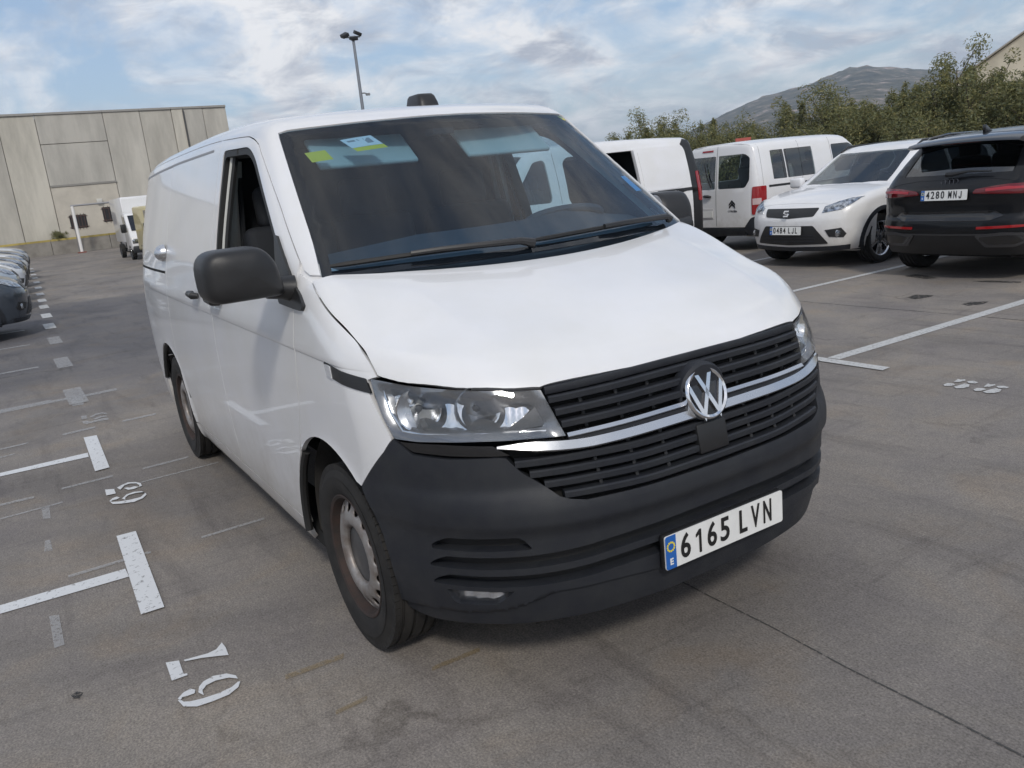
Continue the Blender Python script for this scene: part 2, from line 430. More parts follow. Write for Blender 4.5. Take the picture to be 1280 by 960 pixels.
PLASTIC = mat('grey_black_bumper_plastic', (.016, .018, .024), .50, spec=.38, var=.3, vscale=7, bump=.3, bscale=700, tint=(.026, .028, .032), rvar=.07)
PLAST2 = mat('black_trim_plastic', (.018, .018, .019), .42, var=.2, bump=.12, bscale=900)
GLOSSB = mat('gloss_black', (.010, .010, .011), .12, coat=.6)
RUBBER = mat('black_rubber', (.012, .012, .012), .6)
TYRE = mat('tyre_rubber', (.015, .0145, .0145), .75, spec=.35, var=.45, vscale=9, tint=(.030, .028, .026), bump=.2, bscale=300)
CHROME = mat('chrome', (.78, .79, .81), .09, metal=1.)
CHROMD = mat('satin_chrome', (.62, .63, .65), .24, metal=1., rvar=.08)
STEELW = mat('silver_steel_wheel', (.33, .315, .305), .50, metal=.5, var=.35, vscale=14, tint=(.21, .175, .155))
RUST = mat('rusty_wheel_barrel', (.026, .020, .018), .8, var=.5, vscale=18, tint=(.044, .026, .021))
DARK = mat('dark_cavity', (.006, .006, .006), .9)
CABDRK = mat('cab_black', (.007, .009, .013), .8, var=.2)
DASH = mat('dashboard_grey', (.045, .053, .066), .75, bump=.15, bscale=500)
TRIMGR = mat('light_grey_trim', (.50, .50, .47), .7)
LINER = mat('headliner', (.50, .53, .48), .9)
PLATEW = mat('plate_white', (.78, .78, .76), .35, var=.06, vscale=20)
PLATEB = mat('plate_blue', (.02, .12, .42), .35)
PLATEK = mat('plate_black', (.012, .012, .012), .4)
YELLOW = mat('sticker_yellow', (.75, .62, .05), .5)
STICKW = mat('sticker_white', (.75, .76, .74), .5)
STICKB = mat('sticker_blue', (.16, .42, .72), .5)
RED = mat('sticker_red', (.6, .03, .03), .5)
WSGL = glass('windscreen_glass', (.50, .68, .80), 1.44, haze=.016)
SIDEGL = glass('side_glass', (.70, .78, .78), 1.5, haze=.02)
LAMPGL = glass('lamp_lens', (.93, .94, .95), 1.45)
REFLC = mat('lamp_reflector', (.82, .83, .85), .10, metal=1.)
LAMPBK = mat('lamp_housing_dark', (.05, .052, .056), .35)
LAMPSV = mat('lamp_housing_silver', (.26, .265, .275), .20, metal=.75)
BULB = mat('frosted_bulb', (.85, .85, .82), .2)
AMBER = mat('amber_bulb', (.7, .25, .03), .25)
REDLENS = mat('red_lamp_lens', (.30, .010, .012), .12, coat=.6)
SIDE = {s: DP((0, s, 0), (0, .30*s, 0), (1, 0, 0)) for s in (-1, 1)}          # u = x, v = z
TOPP = DP((0, 0, 1), (0, 0, .62), (1, 0, 0)); FRNT = DP((1, 0, 0), (.30, 0, 0), (0, 1, 0), 1.)   # top: (x,y)  front: (y,z)
WIND = DP((.6, 0, .8), (-.65, 0, 1.30), (0, 1, 0), 1.4)
HCY = HC(1.0); VCY = VC(0.0)
NS = np.array
CRE = lambda a, b: [[(a, 1.094-.012*(a+1.4)+d), (b, 1.094-.012*(b+1.4)+d)] for d in (-.004, -.001, .003)]
def stars(mb, c, r, m_, n=12, k=.0028):
    for i in range(n):
        a = 2*math.pi*i/n; mb.box((c[0]+r*math.cos(a), c[1]+r*math.sin(a), c[2]), (k, k, .0006), a)
def number_plate(parent, digits, letters, mtx, w=.52, h=.11):
    """Spanish plate in local xy (x right, y up, z out)"""
    mb = MB(); mb.prism(rnd([(-w/2, -h/2), (w/2, -h/2), (w/2, h/2), (-w/2, h/2)], .009), -.004, 0)
    for i, v in enumerate(mb.V): mb.V[i] = tuple(mtx @ Vector(v))
    pl = mb.build('number_plate', PLATEW, parent)
    b = MB(); b.prism(rnd([(-w/2+.001, -h/2+.001), (-w/2+.043, -h/2+.001), (-w/2+.043, h/2-.001), (-w/2+.001, h/2-.001)], [.009, 0, 0, .009]), 0, .0014)
    b.V = [tuple(mtx @ Vector(v)) for v in b.V]; b.build('country_band', PLATEB, pl)
    st = MB(); stars(st, (-w/2+.022, h*.17, .0018), .014, None); st.V = [tuple(mtx @ Vector(v)) for v in st.V]; st.build('star_ring', YELLOW, pl)
    text_mesh('country_letter', 'E', .020, STICKW, pl, mtx @ Matrix.Translation((-w/2+.022, -h*.28, .0022)), 1., .0006, .0008)
    x = -w/2+.082; stp = .0562*w/.52
    for ch in digits+' '+letters:
        if ch == ' ': x += stp*.48; continue
        if ch == '1':
            q1 = MB(); hh = h*.35; q1.prism([(.001, -hh), (.0095, -hh), (.0095, hh), (.002, hh), (-.012, hh*.62), (-.012, hh*.40), (.001, hh*.62)], 0, .0028); q1.V = [tuple(mtx @ Vector((v[0]*w/.52+x, v[1], v[2]))) for v in q1.V]; q1.build('character', PLATEK, pl); x += stp; continue
        if ch == 'J':
            q1 = MB(); hh = h*.35; q1.prism([(.006, hh), (.0145, hh), (.0145, -hh*.55), (.010, -hh*.90), (.0, -hh), (-.010, -hh*.90), (-.0145, -hh*.5), (-.0145, -hh*.28), (-.0065, -hh*.28), (-.0060, -hh*.55), (0, -hh*.76), (.0050, -hh*.62), (.006, -hh*.45)], 0, .0028); q1.V = [tuple(mtx @ Vector((v[0]*w/.52+x, v[1], v[2]))) for v in q1.V]; q1.build('character', PLATEK, pl); x += stp; continue
        text_mesh('character', ch, h*.70, PLATEK, pl, mtx @ Matrix.Translation((x, 0, .0016)), (.034 if ch == 'L' else .030 if ch == 'J' else .0365 if ch in 'MN' else .039)*w/.52, .0012, .0016, fit=True); x += stp
    return pl
def wheel(parent, c, side, rad=.342, wid=.212, rim=.218, style='steel', seg=64):
    """wheel centred at c, outer face towards side*y"""
    t = bpy.data.objects.new('wheel', None); t.empty_display_size = .1; link(t, parent); t.location = c
    M_ = Matrix.Diagonal((1, side, 1)); h = wid/2
    mb = MB(); pr = [(rim-.004, -h*.80), (rim+.012, -h*.92), (rim+.05, -h), (rad-.045, -h*.98), (rad-.014, -h*.84)]
    gr = [-.60, -.22, .22, .60]                                      # tread grooves
    for g in gr: pr += [(rad-.003 if abs(g) > .5 else rad, h*(g-.055)), (rad-.010, h*(g-.045)), (rad-.010, h*(g+.045)), (rad-.003 if abs(g) > .5 else rad, h*(g+.055))]
    pr += [(rad-.014, h*.84), (rad-.018, h*.875), (rad-.024, h*.885), (rad-.045, h*.98), (rad-.052, h*.985), (rim+.075, h*1.005), (rim+.05, h*1.0), (rim+.016, h*.90), (rim+.010, h*.86), (rim-.004, h*.80)]
    mb.lathe(pr, seg, M_)
    ty = mb.build('tyre', TYRE, t, smooth=True, sharp=32)
    sh = MB()                                                        # shoulder blocks
    for i in range(72):
        a = 2*math.pi*i/72; ca, sa = math.cos(a), math.sin(a)
        rot = Matrix(((-sa, 0, ca), (0, side, 0), (ca, 0, sa))).transposed()
        rot = Matrix(((-sa, 0, ca), (0, 1, 0), (ca, 0, sa)))
        sh.box((ca*(rad-.0195), side*h*.80, sa*(rad-.0195)), (.0135, h*.085, .0172), M=rot)
    sh.build('tread_block_ring', TYRE, ty)['kind'] = 'stuff'
    if style == 'steel':
        bar = MB(); bar.lathe([(rim+.010, h*.88), (rim+.006, h*.90), (rim-.004, h*.86), (rim-.010, h*.62), (rim-.020, h*.30), (rim-.024, -h*.75)], seg, M_)
        bar.build('rim', RUST, t, smooth=True, sharp=40)
        # disc with slots near its rim
        rp = NS([(.104, .62), (.110, .74), (.120, .80), (.136, .815), (.152, .78), (.161, .745), (.168, .71), (.186, .64), (.194, .61), (rim-.014, .54), (rim-.006, .50)])
        cir = lambda r, n: [(r*math.cos(2*math.pi*i/n), r*math.sin(2*math.pi*i/n)) for i in range(n)]
        ns_ = 16; lp_ = [cir(rim-.006, 96), cir(.104, 64)]
        for i in range(ns_):
            a = 2*math.pi*(i+.5)/ns_; ca, sa = math.cos(a), math.sin(a); c0 = .1765*rim/.218
            lp_.append([(c0*ca+ca*.0165*math.cos(t_)-sa*.0185*math.sin(t_), c0*sa+sa*.0165*math.cos(t_)+ca*.0185*math.sin(t_)) for t_ in np.linspace(0, 2*math.pi, 13)[:-1]])
        uv_, T_ = tri2d([NS(q) for q in lp_], .012)
        rr_ = np.hypot(uv_[:, 0], uv_[:, 1]); ax_ = pch(rp[:, 0], rp[:, 1])(rr_)*h
        d = MB(); d.add([(u, side*q, v) for (u, v), q in zip(uv_, ax_)], T_); o = d.build('wheel_disc', STEELW, t, smooth=True, sharp=60)
        md = o.modifiers.new('thick', 'SOLIDIFY'); md.thickness = .005; md.offset = 0
        hub = MB(); hub.lathe([(.0, h*.66), (.030, h*.655), (.098, h*.63), (.106, h*.60), (.110, h*.48)], 40, M_); hub.build('hub_cap', LAMPBK, t, smooth=True)
        dr = MB(); dr.lathe([(.0, -h*.1), (.165, -h*.1), (.165, h*.15), (.0, h*.15)], 40, M_); dr.build('brake_drum', DARK, t)
    else:
        bar = MB(); bar.lathe([(rim+.010, h*.88), (rim+.004, h*.90), (rim-.006, h*.82), (rim-.016, h*.60), (rim-.02, -h*.75)], seg, M_)
        bar.build('rim', CHROMD if style != 'black' else GLOSSB, t, smooth=True, sharp=40)
        sp = 10
        for i in range(sp):
            a = 2*math.pi*i/sp+.2*(i % 2); w0, w1 = .018, .026; s_ = MB()
            pts = [(.035, -w0), (rim-.012, -w1), (rim-.012, w1), (.035, w0)]
            s_.prism([(x, y) for x, y in pts], h*.60, h*.72, (0, 2, 1))
            ca, sa = math.cos(a), math.sin(a); s_.V = [(x*ca-z*sa, side*y, x*sa+z*ca) for x, y, z in s_.V]
            s_.build('spoke', CHROMD, t, bevel=.004)
        hub = MB(); hub.lathe([(.0, h*.80), (.03, h*.79), (.045, h*.70), (.048, h*.5)], 24, M_); hub.build('hub_cap', LAMPBK, t, smooth=True)
        dr = MB(); dr.lathe([(.0, -h*.1), (rim-.05, -h*.1), (rim-.05, h*.1), (.0, h*.1)], 32, M_); dr.build('brake_disc', DARK, t)
    return t
def vw_badge(parent, c, nrm, r):
    """round emblem: ring and interlocked letters on a black dome"""
    n = Vector(nrm).normalized(); e = Vector((0, 1, 0)); e = (e-n*e.dot(n)).normalized(); u = n.cross(e)
    Mx = Matrix((e, u, n)).transposed().to_4x4(); Mx.translation = c
    ring = MB(); ring.lathe([(r*.80, 0), (r*.82, .010), (r*.91, .014), (r*.97, .011), (r, .004), (r, -.03)], 64, Matrix(((1, 0, 0), (0, 0, 1), (0, 1, 0))))
    ring.V = [tuple(Mx @ Vector(v)) for v in ring.V]; b = ring.build('emblem', CHROME, parent, smooth=True, sharp=50)
    dome = MB(); dome.lathe([(0, .004), (r*.5, .003), (r*.82, .001)], 48, Matrix(((1, 0, 0), (0, 0, 1), (0, 1, 0)))); dome.V = [tuple(Mx @ Vector(v)) for v in dome.V]
    dome.build('emblem_back', GLOSSB, b, smooth=True)
    def stroke(pts, w_, nm):
        s_ = MB(); prv = None
        P = [Vector(p)*r for p in pts]; k = len(P); L_, R_ = [], []
        for i, p in enumerate(P):
            d0 = (P[i]-P[i-1]).normalized() if i else (P[1]-P[0]).normalized(); d1 = (P[i+1]-P[i]).normalized() if i < k-1 else d0
            t_ = (d0+d1).normalized(); nn = Vector((-t_.y, t_.x)); sc = 1/max(.35, nn.dot(Vector((-d0.y, d0.x))))
            L_.append(p+nn*w_*r*sc); R_.append(p-nn*w_*r*sc)
        poly = L_+R_[::-1]; m_ = len(poly)
        V = [(q.x, q.y, .003) for q in poly]+[(q.x*1., q.y*1., .011) for q in poly]
        F_ = []
        for i in range(k-1):
            a, b_, c_, d_ = i, i+1, m_-2-i, m_-1-i; F_ += [(a, b_, c_, d_), (a+m_, d_+m_, c_+m_, b_+m_)]
        F_ += [(i, (i+1) % m_, (i+1) % m_+m_, i+m_) for i in range(m_)]
        s_.add(V, F_); s_.V = [tuple(Mx @ Vector(v)) for v in s_.V]; s_.build(nm, CHROME, b)
    stroke([(-.36, .80), (0, .02), (.36, .80)], .085, 'emblem_letter_top')
    stroke([(-.80, .36), (-.37, -.78), (0, .02), (.37, -.78), (.80, .36)], .085, 'emblem_letter_bottom')
    return b
# ------------------------------------------------------------------ the white panel van in front
def build_van():
    F = van_F
    V = thing('panel_van', 'large white panel van with black bumper parked nose towards the camera', 'van')
    G = .0023
    # shared curves (right side y<0 values; mirrored below)
    hs = onF(F, HCY, NS([(-.132, -.869, 1.318), (-.022, -.888, 1.270), (.079, -.895, 1.226), (.187, -.894, 1.183), (.29, -.895, 1.141), (.355, -.893, 1.100), (.395, -.889, 1.058)]))
    gut = [(-3.90, 1.868), (-3.4, 1.892), (-2.6, 1.906), (-1.75, 1.905), (-1.118, 1.880), (-.955, 1.862), (-.86, 1.835), (-.80, 1.800), (-.524, 1.605), (-.401, 1.512), (-.19, 1.352)]
    gut = crv(gut, 4)
    ar = (-.025, .335, .465, .447)
    fr_door = [(-.205, 1.345), (-.215, 1.217), (-.212, 1.068), (-.250, .870), (-.345, .672)]
    door_r = -1.50; sl_r = -2.69; zs = .325
    for s in (-1, 1):
        pj = SIDE[s]
        # front wing
        o = [(p[0], p[2]) for p in crv([tuple(q) for q in hs], 4)]
        o += [(.362, 1.048), (.380, 1.000), (.418, .947), (.463, .879), (.428, .835), (.275, .693)]
        o += arc(*ar, 49.7, 132, 16)[1:]
        o += crv(fr_door[::-1], 4)[1:]
        panel('front_wing', F, pj, [o], WHITE, V, res=.022, gap=G, feats=CRE(-.19, .35))
        # front door with its window opening
        fd = crv(fr_door, 4); i0 = 0
        o = [(x, z) for x, z in gut if x > -1.5][::-1]
        wi = rnd([(-1.405, 1.325), (-1.425, 1.845), (-.975, 1.828), (-.86, 1.78), (-.205, 1.275), (-.225, 1.250)], [.03, .05, .06, .10, .02, .03])
        top = [(door_r, 1.900)]+[(x, z) for x, z in gut if door_r < x < -.2]
        o = top+fd[1:]+arc(*ar, 132, 183, 12)[1:]+[(-.50, zs), (door_r, zs)]
        dr = panel('front_door', F, pj, [o, wi], WHITE, V, res=.025, gap=G, feats=CRE(-1.49, -.225))
        wo = rnd([(-1.380, 1.345), (-1.398, 1.818), (-.985, 1.802), (-.885, 1.762), (-.25, 1.285), (-.30, 1.280)], [.03, .04, .06, .09, .02, .03])
        panel('window_seal', F, pj, [wi, wo], RUBBER, dr, off=-.004, res=.03, flange=.05)
        if s > 0: panel('window_glass', F, pj, [wi], SIDEGL, dr, off=-.022, res=.06, flange=0)
        else:
            panel('window_glass', F, pj, [rnd([(-1.38, 1.30), (-1.38, 1.345), (-.30, 1.30), (-.30, 1.26)], .01)], SIDEGL, dr, off=-.026, res=.06, flange=0)
            for xx, mm, hw in ((-1.362, TRIMGR, .016), (-1.325, RUBBER, .014)):
                ch = MB(); P = [solve(F, pj, NS([(xx, z)]))[0]-NS([0, s*.035, 0]) for z in np.linspace(1.30, 1.82, 8)]; ch.tube(P, hw, 6); ch.build('window_channel', mm, dr)
        # door handle
        for hx, own in ((-1.36, dr),):
            p = solve(F, pj, NS([(hx, 1.172)]))[0]
            cup = panel('handle_recess', F, pj, [rnd([(hx-.085, 1.135), (hx+.085, 1.135), (hx+.085, 1.195), (hx-.085, 1.195)], .028)], WHITE, own, off=.0015, res=.012, flange=0,
                        disp=lambda uv, P, hx=hx: -.012*np.maximum(0, 1-((uv[:, 0]-hx)/.085)**2)*np.maximum(0, 1-((uv[:, 1]-1.165)/.03)**2))
            h = MB(); h.tube([(hx-.092, p[1]+s*.012, 1.178), (hx-.075, p[1]+s*.034, 1.180), (hx+.06, p[1]+s*.036, 1.176), (hx+.088, p[1]+s*.014, 1.172)], [.013, .017, .019, .014], 10); h.build('door_handle', PLAST2, own, smooth=True)
        # sliding door (kerb side) / load side panel
        o = [(door_r, 1.900)]+[(x, z) for x, z in gut if sl_r < x < door_r][::-1]+[(sl_r, 1.905), (sl_r+.02, 1.5), (sl_r+.01, 1.05), (sl_r-.02, .72), (sl_r+.07, .52), (sl_r+.10, zs), (door_r, zs)]
        sdn = 'sliding_door' if s < 0 else 'side_panel'
        sd_ = panel(sdn, F, pj, [o], WHITE, V, res=.03, gap=G, feats=CRE(sl_r+.03, door_r-.01))
        if s < 0:
            p = solve(F, pj, NS([(-1.80, 1.172)]))[0]
            h = MB(); h.tube([(-1.86, p[1]+s*.010, 1.178), (-1.85, p[1]+s*.034, 1.180), (-1.75, p[1]+s*.036, 1.176), (-1.735, p[1]+s*.012, 1.172)], [.013, .017, .019, .014], 10); h.build('door_handle', PLAST2, sd_, smooth=True)
            p = solve(F, pj, NS([(-2.72, 1.362)]))[0]
            lk = MB(); lk.lathe([(0, .062), (.018, .058), (.036, .045), (.048, .024), (.052, 0)], 28, Matrix.Diagonal((1, s, 1))); lk.V = [(x+p[0], y+p[1], z+p[2]) for x, y, z in lk.V]
            lk.build('security_lock', CHROMD, sd_, smooth=True)
        # rear quarter
        ra = (-3.0, .335, .455, .445)
        o = [(sl_r, 1.905)]+[(x, z) for x, z in gut if -3.9 < x < sl_r][::-1]+[(-3.88, 1.868), (-3.89, 1.3), (-3.895, .95), (-3.89, .56), (-3.60, .54), (-3.42, .50)]
        o += arc(*ra, 158, 16, 20)+[(sl_r+.10, .42), (sl_r+.07, .52), (sl_r-.02, .72), (sl_r+.01, 1.05), (sl_r+.02, 1.5)]
        rq = panel('rear_quarter', F, pj, [o], WHITE, V, res=.03, gap=G, feats=CRE(-3.87, sl_r-.005))
        panel('rear_bumper_corner', F, pj, [[(-3.42, .50), (-3.60, .54), (-3.97, .56), (-3.97, .26), (-3.5, .24), (-3.45, .35)]], WHITE, V, res=.04, gap=G)
        # slider rail slots
        panel('rail_slot', F, pj, [rnd([(-3.80, 1.258), (-3.80, 1.243), (-2.72, 1.240), (-2.72, 1.255)], .004)], DARK, rq, off=.0012, res=.03, flange=0)
        panel('roof_rail_slot', F, pj, [[(-3.86, 1.842), (-2.5, 1.868), (-1.63, 1.868), (-1.63, 1.857), (-2.5, 1.856), (-3.86, 1.830)]], mat('rail_grey', (.25, .25, .26), .5), rq, off=.0012, res=.03, flange=0)
        # sill
        o = [(-.535, zs-.004), (door_r, zs-.004), (sl_r+.095, zs-.004), (sl_r+.10, .225), (door_r, .215), (-.53, .225)]
        panel('sill', F, pj, [o], WHITE, V, res=.03, gap=.001)
        sk = MB(); sk.box((-1.5, s*.80, .235), (1.12, .08, .03)); sk.build('sill_underside', DARK, V)
        # black strip with side indicator between wing and headlamp
        st = [(.097, 1.078), (.355, 1.052), (.383, 1.010), (.117, 1.036)]
        ts = panel('side_strip', F, pj, [rnd(st, .006)], PLAST2, V, off=.004, res=.02, flange=.008)
        li = [(.101, 1.074), (.152, 1.069), (.166, 1.030), (.119, 1.037)]
        panel('side_indicator', F, pj, [rnd(li, .005)], mat('clear_indicator', (.62, .63, .65), .25, coat=.5, var=.3, vscale=40), ts, off=.0068, res=.012, flange=.003)
        # arch liners
        for cx, rx, rz, a0, a1 in ((-.025, .47, .452, 18, 188), (-3.0, .46, .45, -8, 188)):
            vv = []; ff = []; k = 30
            for i in range(k+1):
                a = R(a0+(a1-a0)*i/k)
                for yy in (.878, .60): vv.append((cx+rx*math.cos(a), s*yy, .335+rz*math.sin(a)))
                vv.append((cx, s*.60, .335))
            for i in range(k): ff += [(3*i, 3*i+3, 3*i+4, 3*i+1), (3*i+1, 3*i+4, 3*i+5, 3*i+2)]
            q = MB(); q.add(vv, ff); q.build('wheel_arch_liner', mat('arch_liner', (.035, .033, .031), .9, var=.4, vscale=12, bump=.3, bscale=80), V, smooth=True)
            lip = MB(); lip.tube([(cx+(rx-.004)*math.cos(R(a)), s*.925, .335+(rz-.004)*math.sin(R(a))) for a in np.linspace(133 if cx > -1 else 20, 186 if cx > -1 else 160, 20)], (.017), 8); lip.build('arch_lip', RUBBER, V, smooth=True)
        # wheels
        wheel(V, (0, s*.822, .342), s); wheel(V, (-3.0, s*.822, .342), s)
    # roof with both windscreen pillars
    gx = [(x, z) for x, z in gut]
    def side3(x, z, s): return solve(F, SIDE[s], NS([(x, z)]))[0]
    L = [side3(x, z, -1) for x, z in gx]
    wsl = [(-.115, -.838, 1.333), (-.24, -.806, 1.437), (-.42, -.772, 1.585), (-.60, -.737, 1.735), (-.752, -.706, 1.862)]
    wsl = [tuple(q) for q in onF(F, WIND, NS(wsl))]
    tp = [(-.752, -.706, 1.862), (-.68, -.50, 1.878), (-.63, -.25, 1.886), (-.615, 0, 1.889)]
    tp = onF(F, WIND, NS(tp))
    ws_edge = crv(wsl, 3)+crv([tuple(q) for q in tp], 4)[1:]
    hx = HCY.inv(NS(L)); we = HCY.inv(NS(ws_edge))
    half = [tuple(q) for q in hx]+[tuple(HCY.inv(NS([(-.155, -.866, 1.336)]))[0])]+[tuple(q) for q in we]
    oth = [(x, -v) for x, v in half[:-1]][::-1]
    roof = panel('roof', F, HCY, [half+oth], WHITE, V, res=.03, gap=G*.7, flange=.022)
    for yy in (-.42, .42):
        pass
    # roof lining, and dark inner skins added to block light behind the gaps
    panel('roof_lining', F, HCY, [[(-1.52, -.62), (-.84, -.60), (-.72, 0), (-.84, .60), (-1.52, .62)]], LINER, V, off=-.045, res=.08, flange=0)
    for s in (-1, 1):
        panel('inner_side', F, SIDE[s], [[(-3.85, .40), (-3.85, 1.86), (-1.5, 1.87), (-1.5, 1.20), (-.3, 1.20), (-.20, 1.0), (-.35, .75), (-.55, .55), (-.55, .35), (-2.5, .35), (-2.5, .8), (-3.5, .8), (-3.5, .5)]], DARK, V, off=-.05, res=.08, flange=0)
        panel('inner_pillar', F, SIDE[s], [[(-.14, 1.33), (-.80, 1.85), (-.95, 1.85), (-.86, 1.79), (-.22, 1.29)]], LINER, V, off=-.055, res=.06, flange=0)
    panel('inner_roof', F, HCY, [[(-3.85, -1.0), (-1.46, -1.0), (-1.46, 1.0), (-3.85, 1.0)]], DARK, V, off=-.04, res=.15, flange=0)
    for s in (-1, 1):
        panel('pillar_base', F, HCY, [[tuple(q) for q in HCY.inv(NS([(-.30, s*.90, 1.25), (-.30, s*.86, 1.40), (-.10, s*.80, 1.36), (-.03, s*.84, 1.27), (-.10, s*.91, 1.22)]))]], WHITE, V, off=-.010, res=.03, flange=0)
    # bonnet
    hood_l = [tuple(q) for q in hs]; o = [(q[0], q[1]) for q in crv(hood_l, 4)]
    o += crv([(.395, -.889), (.497, -.837), (.613, -.742), (.696, -.632), (.742, -.540)], 4)[1:]
    o += crv([(.742, -.540), (.772, -.35), (.786, -.15), (.789, 0)], 4)[1:]
    rear = [(.116-.315*y*y, y) for y in np.linspace(0, -.845, 14)]
    half = o; full = half+[(x, -y) for x, y in half[:-1][::-1]]
    full += [(x, -y) for x, y in rear[::-1]]+rear[1:]
    panel('bonnet', van_bonnet, TOPP, [full], WHITE, V, res=.024, gap=G, flange=.03,
          feats=[[(x, sg*float(v_crs(NS([x]))[0])) for x in np.linspace(.02, .735, 20)] for sg in (-1, 1)])
    # windscreen, its black border and the scuttle
    wb = onF(F, WIND, NS([(.098-.315*y*y, y, 1.335) for y in np.linspace(-.82, 0, 8)]))
    edge = NS([wsl[0]]+[list(q) for q in wsl[1:]])
    half = [tuple(q) for q in WIND.inv(NS(ws_edge))]
    lo = [(u, v) for u, v in WIND.inv(NS([(.085-.315*y*y, y, 1.325) for y in np.linspace(-.82, 0, 9)]))]
    # bottom edge tucked under the bonnet
    lo = [(u, v-.03) for u, v in lo]
    loop = half+[(-u, v) for u, v in half[:-1][::-1]]+[(-u, v) for u, v in lo]+lo[::-1][1:]
    wsg = panel('windscreen', van_cab, WIND, [loop], WSGL, V, off=-.005, res=.05, flange=0)
    inn = inset(dens(loop, .03), .036)
    panel('windscreen_border', van_cab, WIND, [loop, [tuple(q) for q in inn]], mat('windscreen_frit', (.006, .006, .007), 1., spec=0.), wsg, off=-.0075, res=.03, flange=0)
    # scuttle
    sc_ = [(x+.03, y) for x, y in [(.116-.315*y*y, y) for y in np.linspace(-.83, .83, 20)]]
    vv = []
    for x, y in sc_:
        z = float(v_hood(NS([x]))[0])-.02-.03*y*y; vv += [(x+.02, y, z-.02), (x-.04, y, z-.012), (x-.10, y, z+.035)]
    q = MB(); q.add(vv, [(3*i+j, 3*i+j+1, 3*i+j+4, 3*i+j+3) for i in range(19) for j in (0, 1)]); q.build('scuttle', PLAST2, V, smooth=True)
    # wipers
    def wsP(y, up, off):  # point on windscreen, 'up' metres above its lower edge
        u = y; v = WIND.inv(NS([(.085-.315*y*y, y, 1.335)]))[0][1]+up
        P = solve(F, WIND, NS([(u, v)])); return P[0]+grad(F, P)[0]*off
    for ya, yb, yp in ((-.80, -.28, -.10), (-.10, .62, .70)):
        wp = bpy.data.objects.new('wiper', None); wp.empty_display_size = .1; link(wp, V)
        t_ = MB(); t_.tube([wsP(y, .010+.012*abs(math.sin((y-ya)/(yb-ya)*2.2)), .010) for y in np.linspace(ya, yb, 12)], [.006]+[.009]*10+[.006], 6); t_.build('wiper_blade', RUBBER, wp)
        t_ = MB(); t_.tube([wsP(yp, -.012, .018), wsP(yp*.7+yb*.3, -.002, .028), wsP((ya+yb)/2+.10, .012, .026), wsP((ya+yb)/2, .016, .020)], [.018, .013, .010, .009], 8); t_.build('wiper_arm', PLAST2, wp, smooth=True)
    # stickers on the windscreen
    def sticker(nm, pts, m_):
        panel(nm, F, WIND, [[tuple(q) for q in WIND.inv(NS(pts))]], m_, wsg, off=-.0065, res=.03, flange=0)
    sticker('sticker', [(-.606, -.662, 1.775), (-.585, -.585, 1.775), (-.535, -.575, 1.727), (-.556, -.655, 1.727)], YELLOW)
    sticker('sticker', [(-.604, -.510, 1.811), (-.588, -.385, 1.811), (-.530, -.360, 1.772), (-.548, -.485, 1.772)], STICKW)
    sticker('sticker_print', [(-.583, -.425, 1.803), (-.580, -.398, 1.803), (-.550, -.388, 1.782), (-.552, -.414, 1.782)], mat('print_grey', (.30, .30, .31), .6))
    sticker('sticker_print', [(-.592, -.490, 1.800), (-.586, -.445, 1.800), (-.576, -.440, 1.793), (-.582, -.486, 1.793)], MATS['print_grey'])
    sticker('sticker', [(-.547, -.484, 1.771), (-.529, -.359, 1.771), (-.506, -.350, 1.756), (-.524, -.474, 1.756)], YELLOW)
    sticker('sticker', [(-.345, .700, 1.540), (-.365, .742, 1.540), (-.275, .765, 1.478), (-.255, .715, 1.478)], STICKB)
    sticker('sticker', [(-.735, .655, 1.845), (-.742, .690, 1.845), (-.722, .70, 1.828), (-.715, .67, 1.828)], YELLOW)
    # ---- bumper
    LIPY, LIPZ = [0, .25, .44, .58, .63, .68, .76, .85], [.385, .391, .400, .398, .375, .346, .322, .306]
    lipf = pch(LIPY, LIPZ)
    def disp(uv, P):
        y = np.abs(P[:, 1]); z = P[:, 2]; lip = lipf(y)
        return -.014*sstep(lip+.002, lip-.003, z)
    rise = pch([0, .3, .6, .85], [.030, .027, .010, 0])
    vi = lambda P: [tuple(q) for q in VCY.inv(onF(F, VCY, NS(P)))]
    a_ = [(.275, .693), (.325, .62), (.352, .54), (.362, .46), (.362, .38), (.352, .31), (.340, .262)]
    arp = [(x, -float(v_side(NS([z]))[0]), z) for x, z in a_]
    half = vi(arp[::-1])[:-1]+vi([(.275, -.946, .693), (.352, -.93, .765), (.429, -.914, .837), (.466, -.895, .881)])
    half += vi([(.498, -.881, .860), (.528, -.868, .838), (.625, -.800, .829), (.725, -.693, .829), (.738, -.675, .826)])
    half += vi([(.760, -.64, .780), (.823, -.559, .702), (.835, -.53, .690), (.857, -.487, .680), (.885, -.30, .676), (.90, -.137, .674), (.901, 0, .673)])
    bot = [(u, v) for u, v in vi([(.38, -.87, .248), (.44, -.839, .242), (.617, -.758, .262), (.715, -.673, .272), (.80, -.55, .285), (.85, -.30, .290), (.87, 0, .290)])]
    loop = half+[(-u, v) for u, v in half[:-1][::-1]]+[(-u, v) for u, v in bot]+bot[:-1][::-1]
    us = np.linspace(-1.12, 1.12, 161); ym = np.abs(solve(F, VCY, np.stack([us, 0*us+.48], 1))[:, 1]); rz_ = rise(ym)
    ft = [[(u, float(lipf(yy_))+d_) for u, yy_ in zip(us, ym) if yy_ < .86] for d_ in (.003, -.004)]
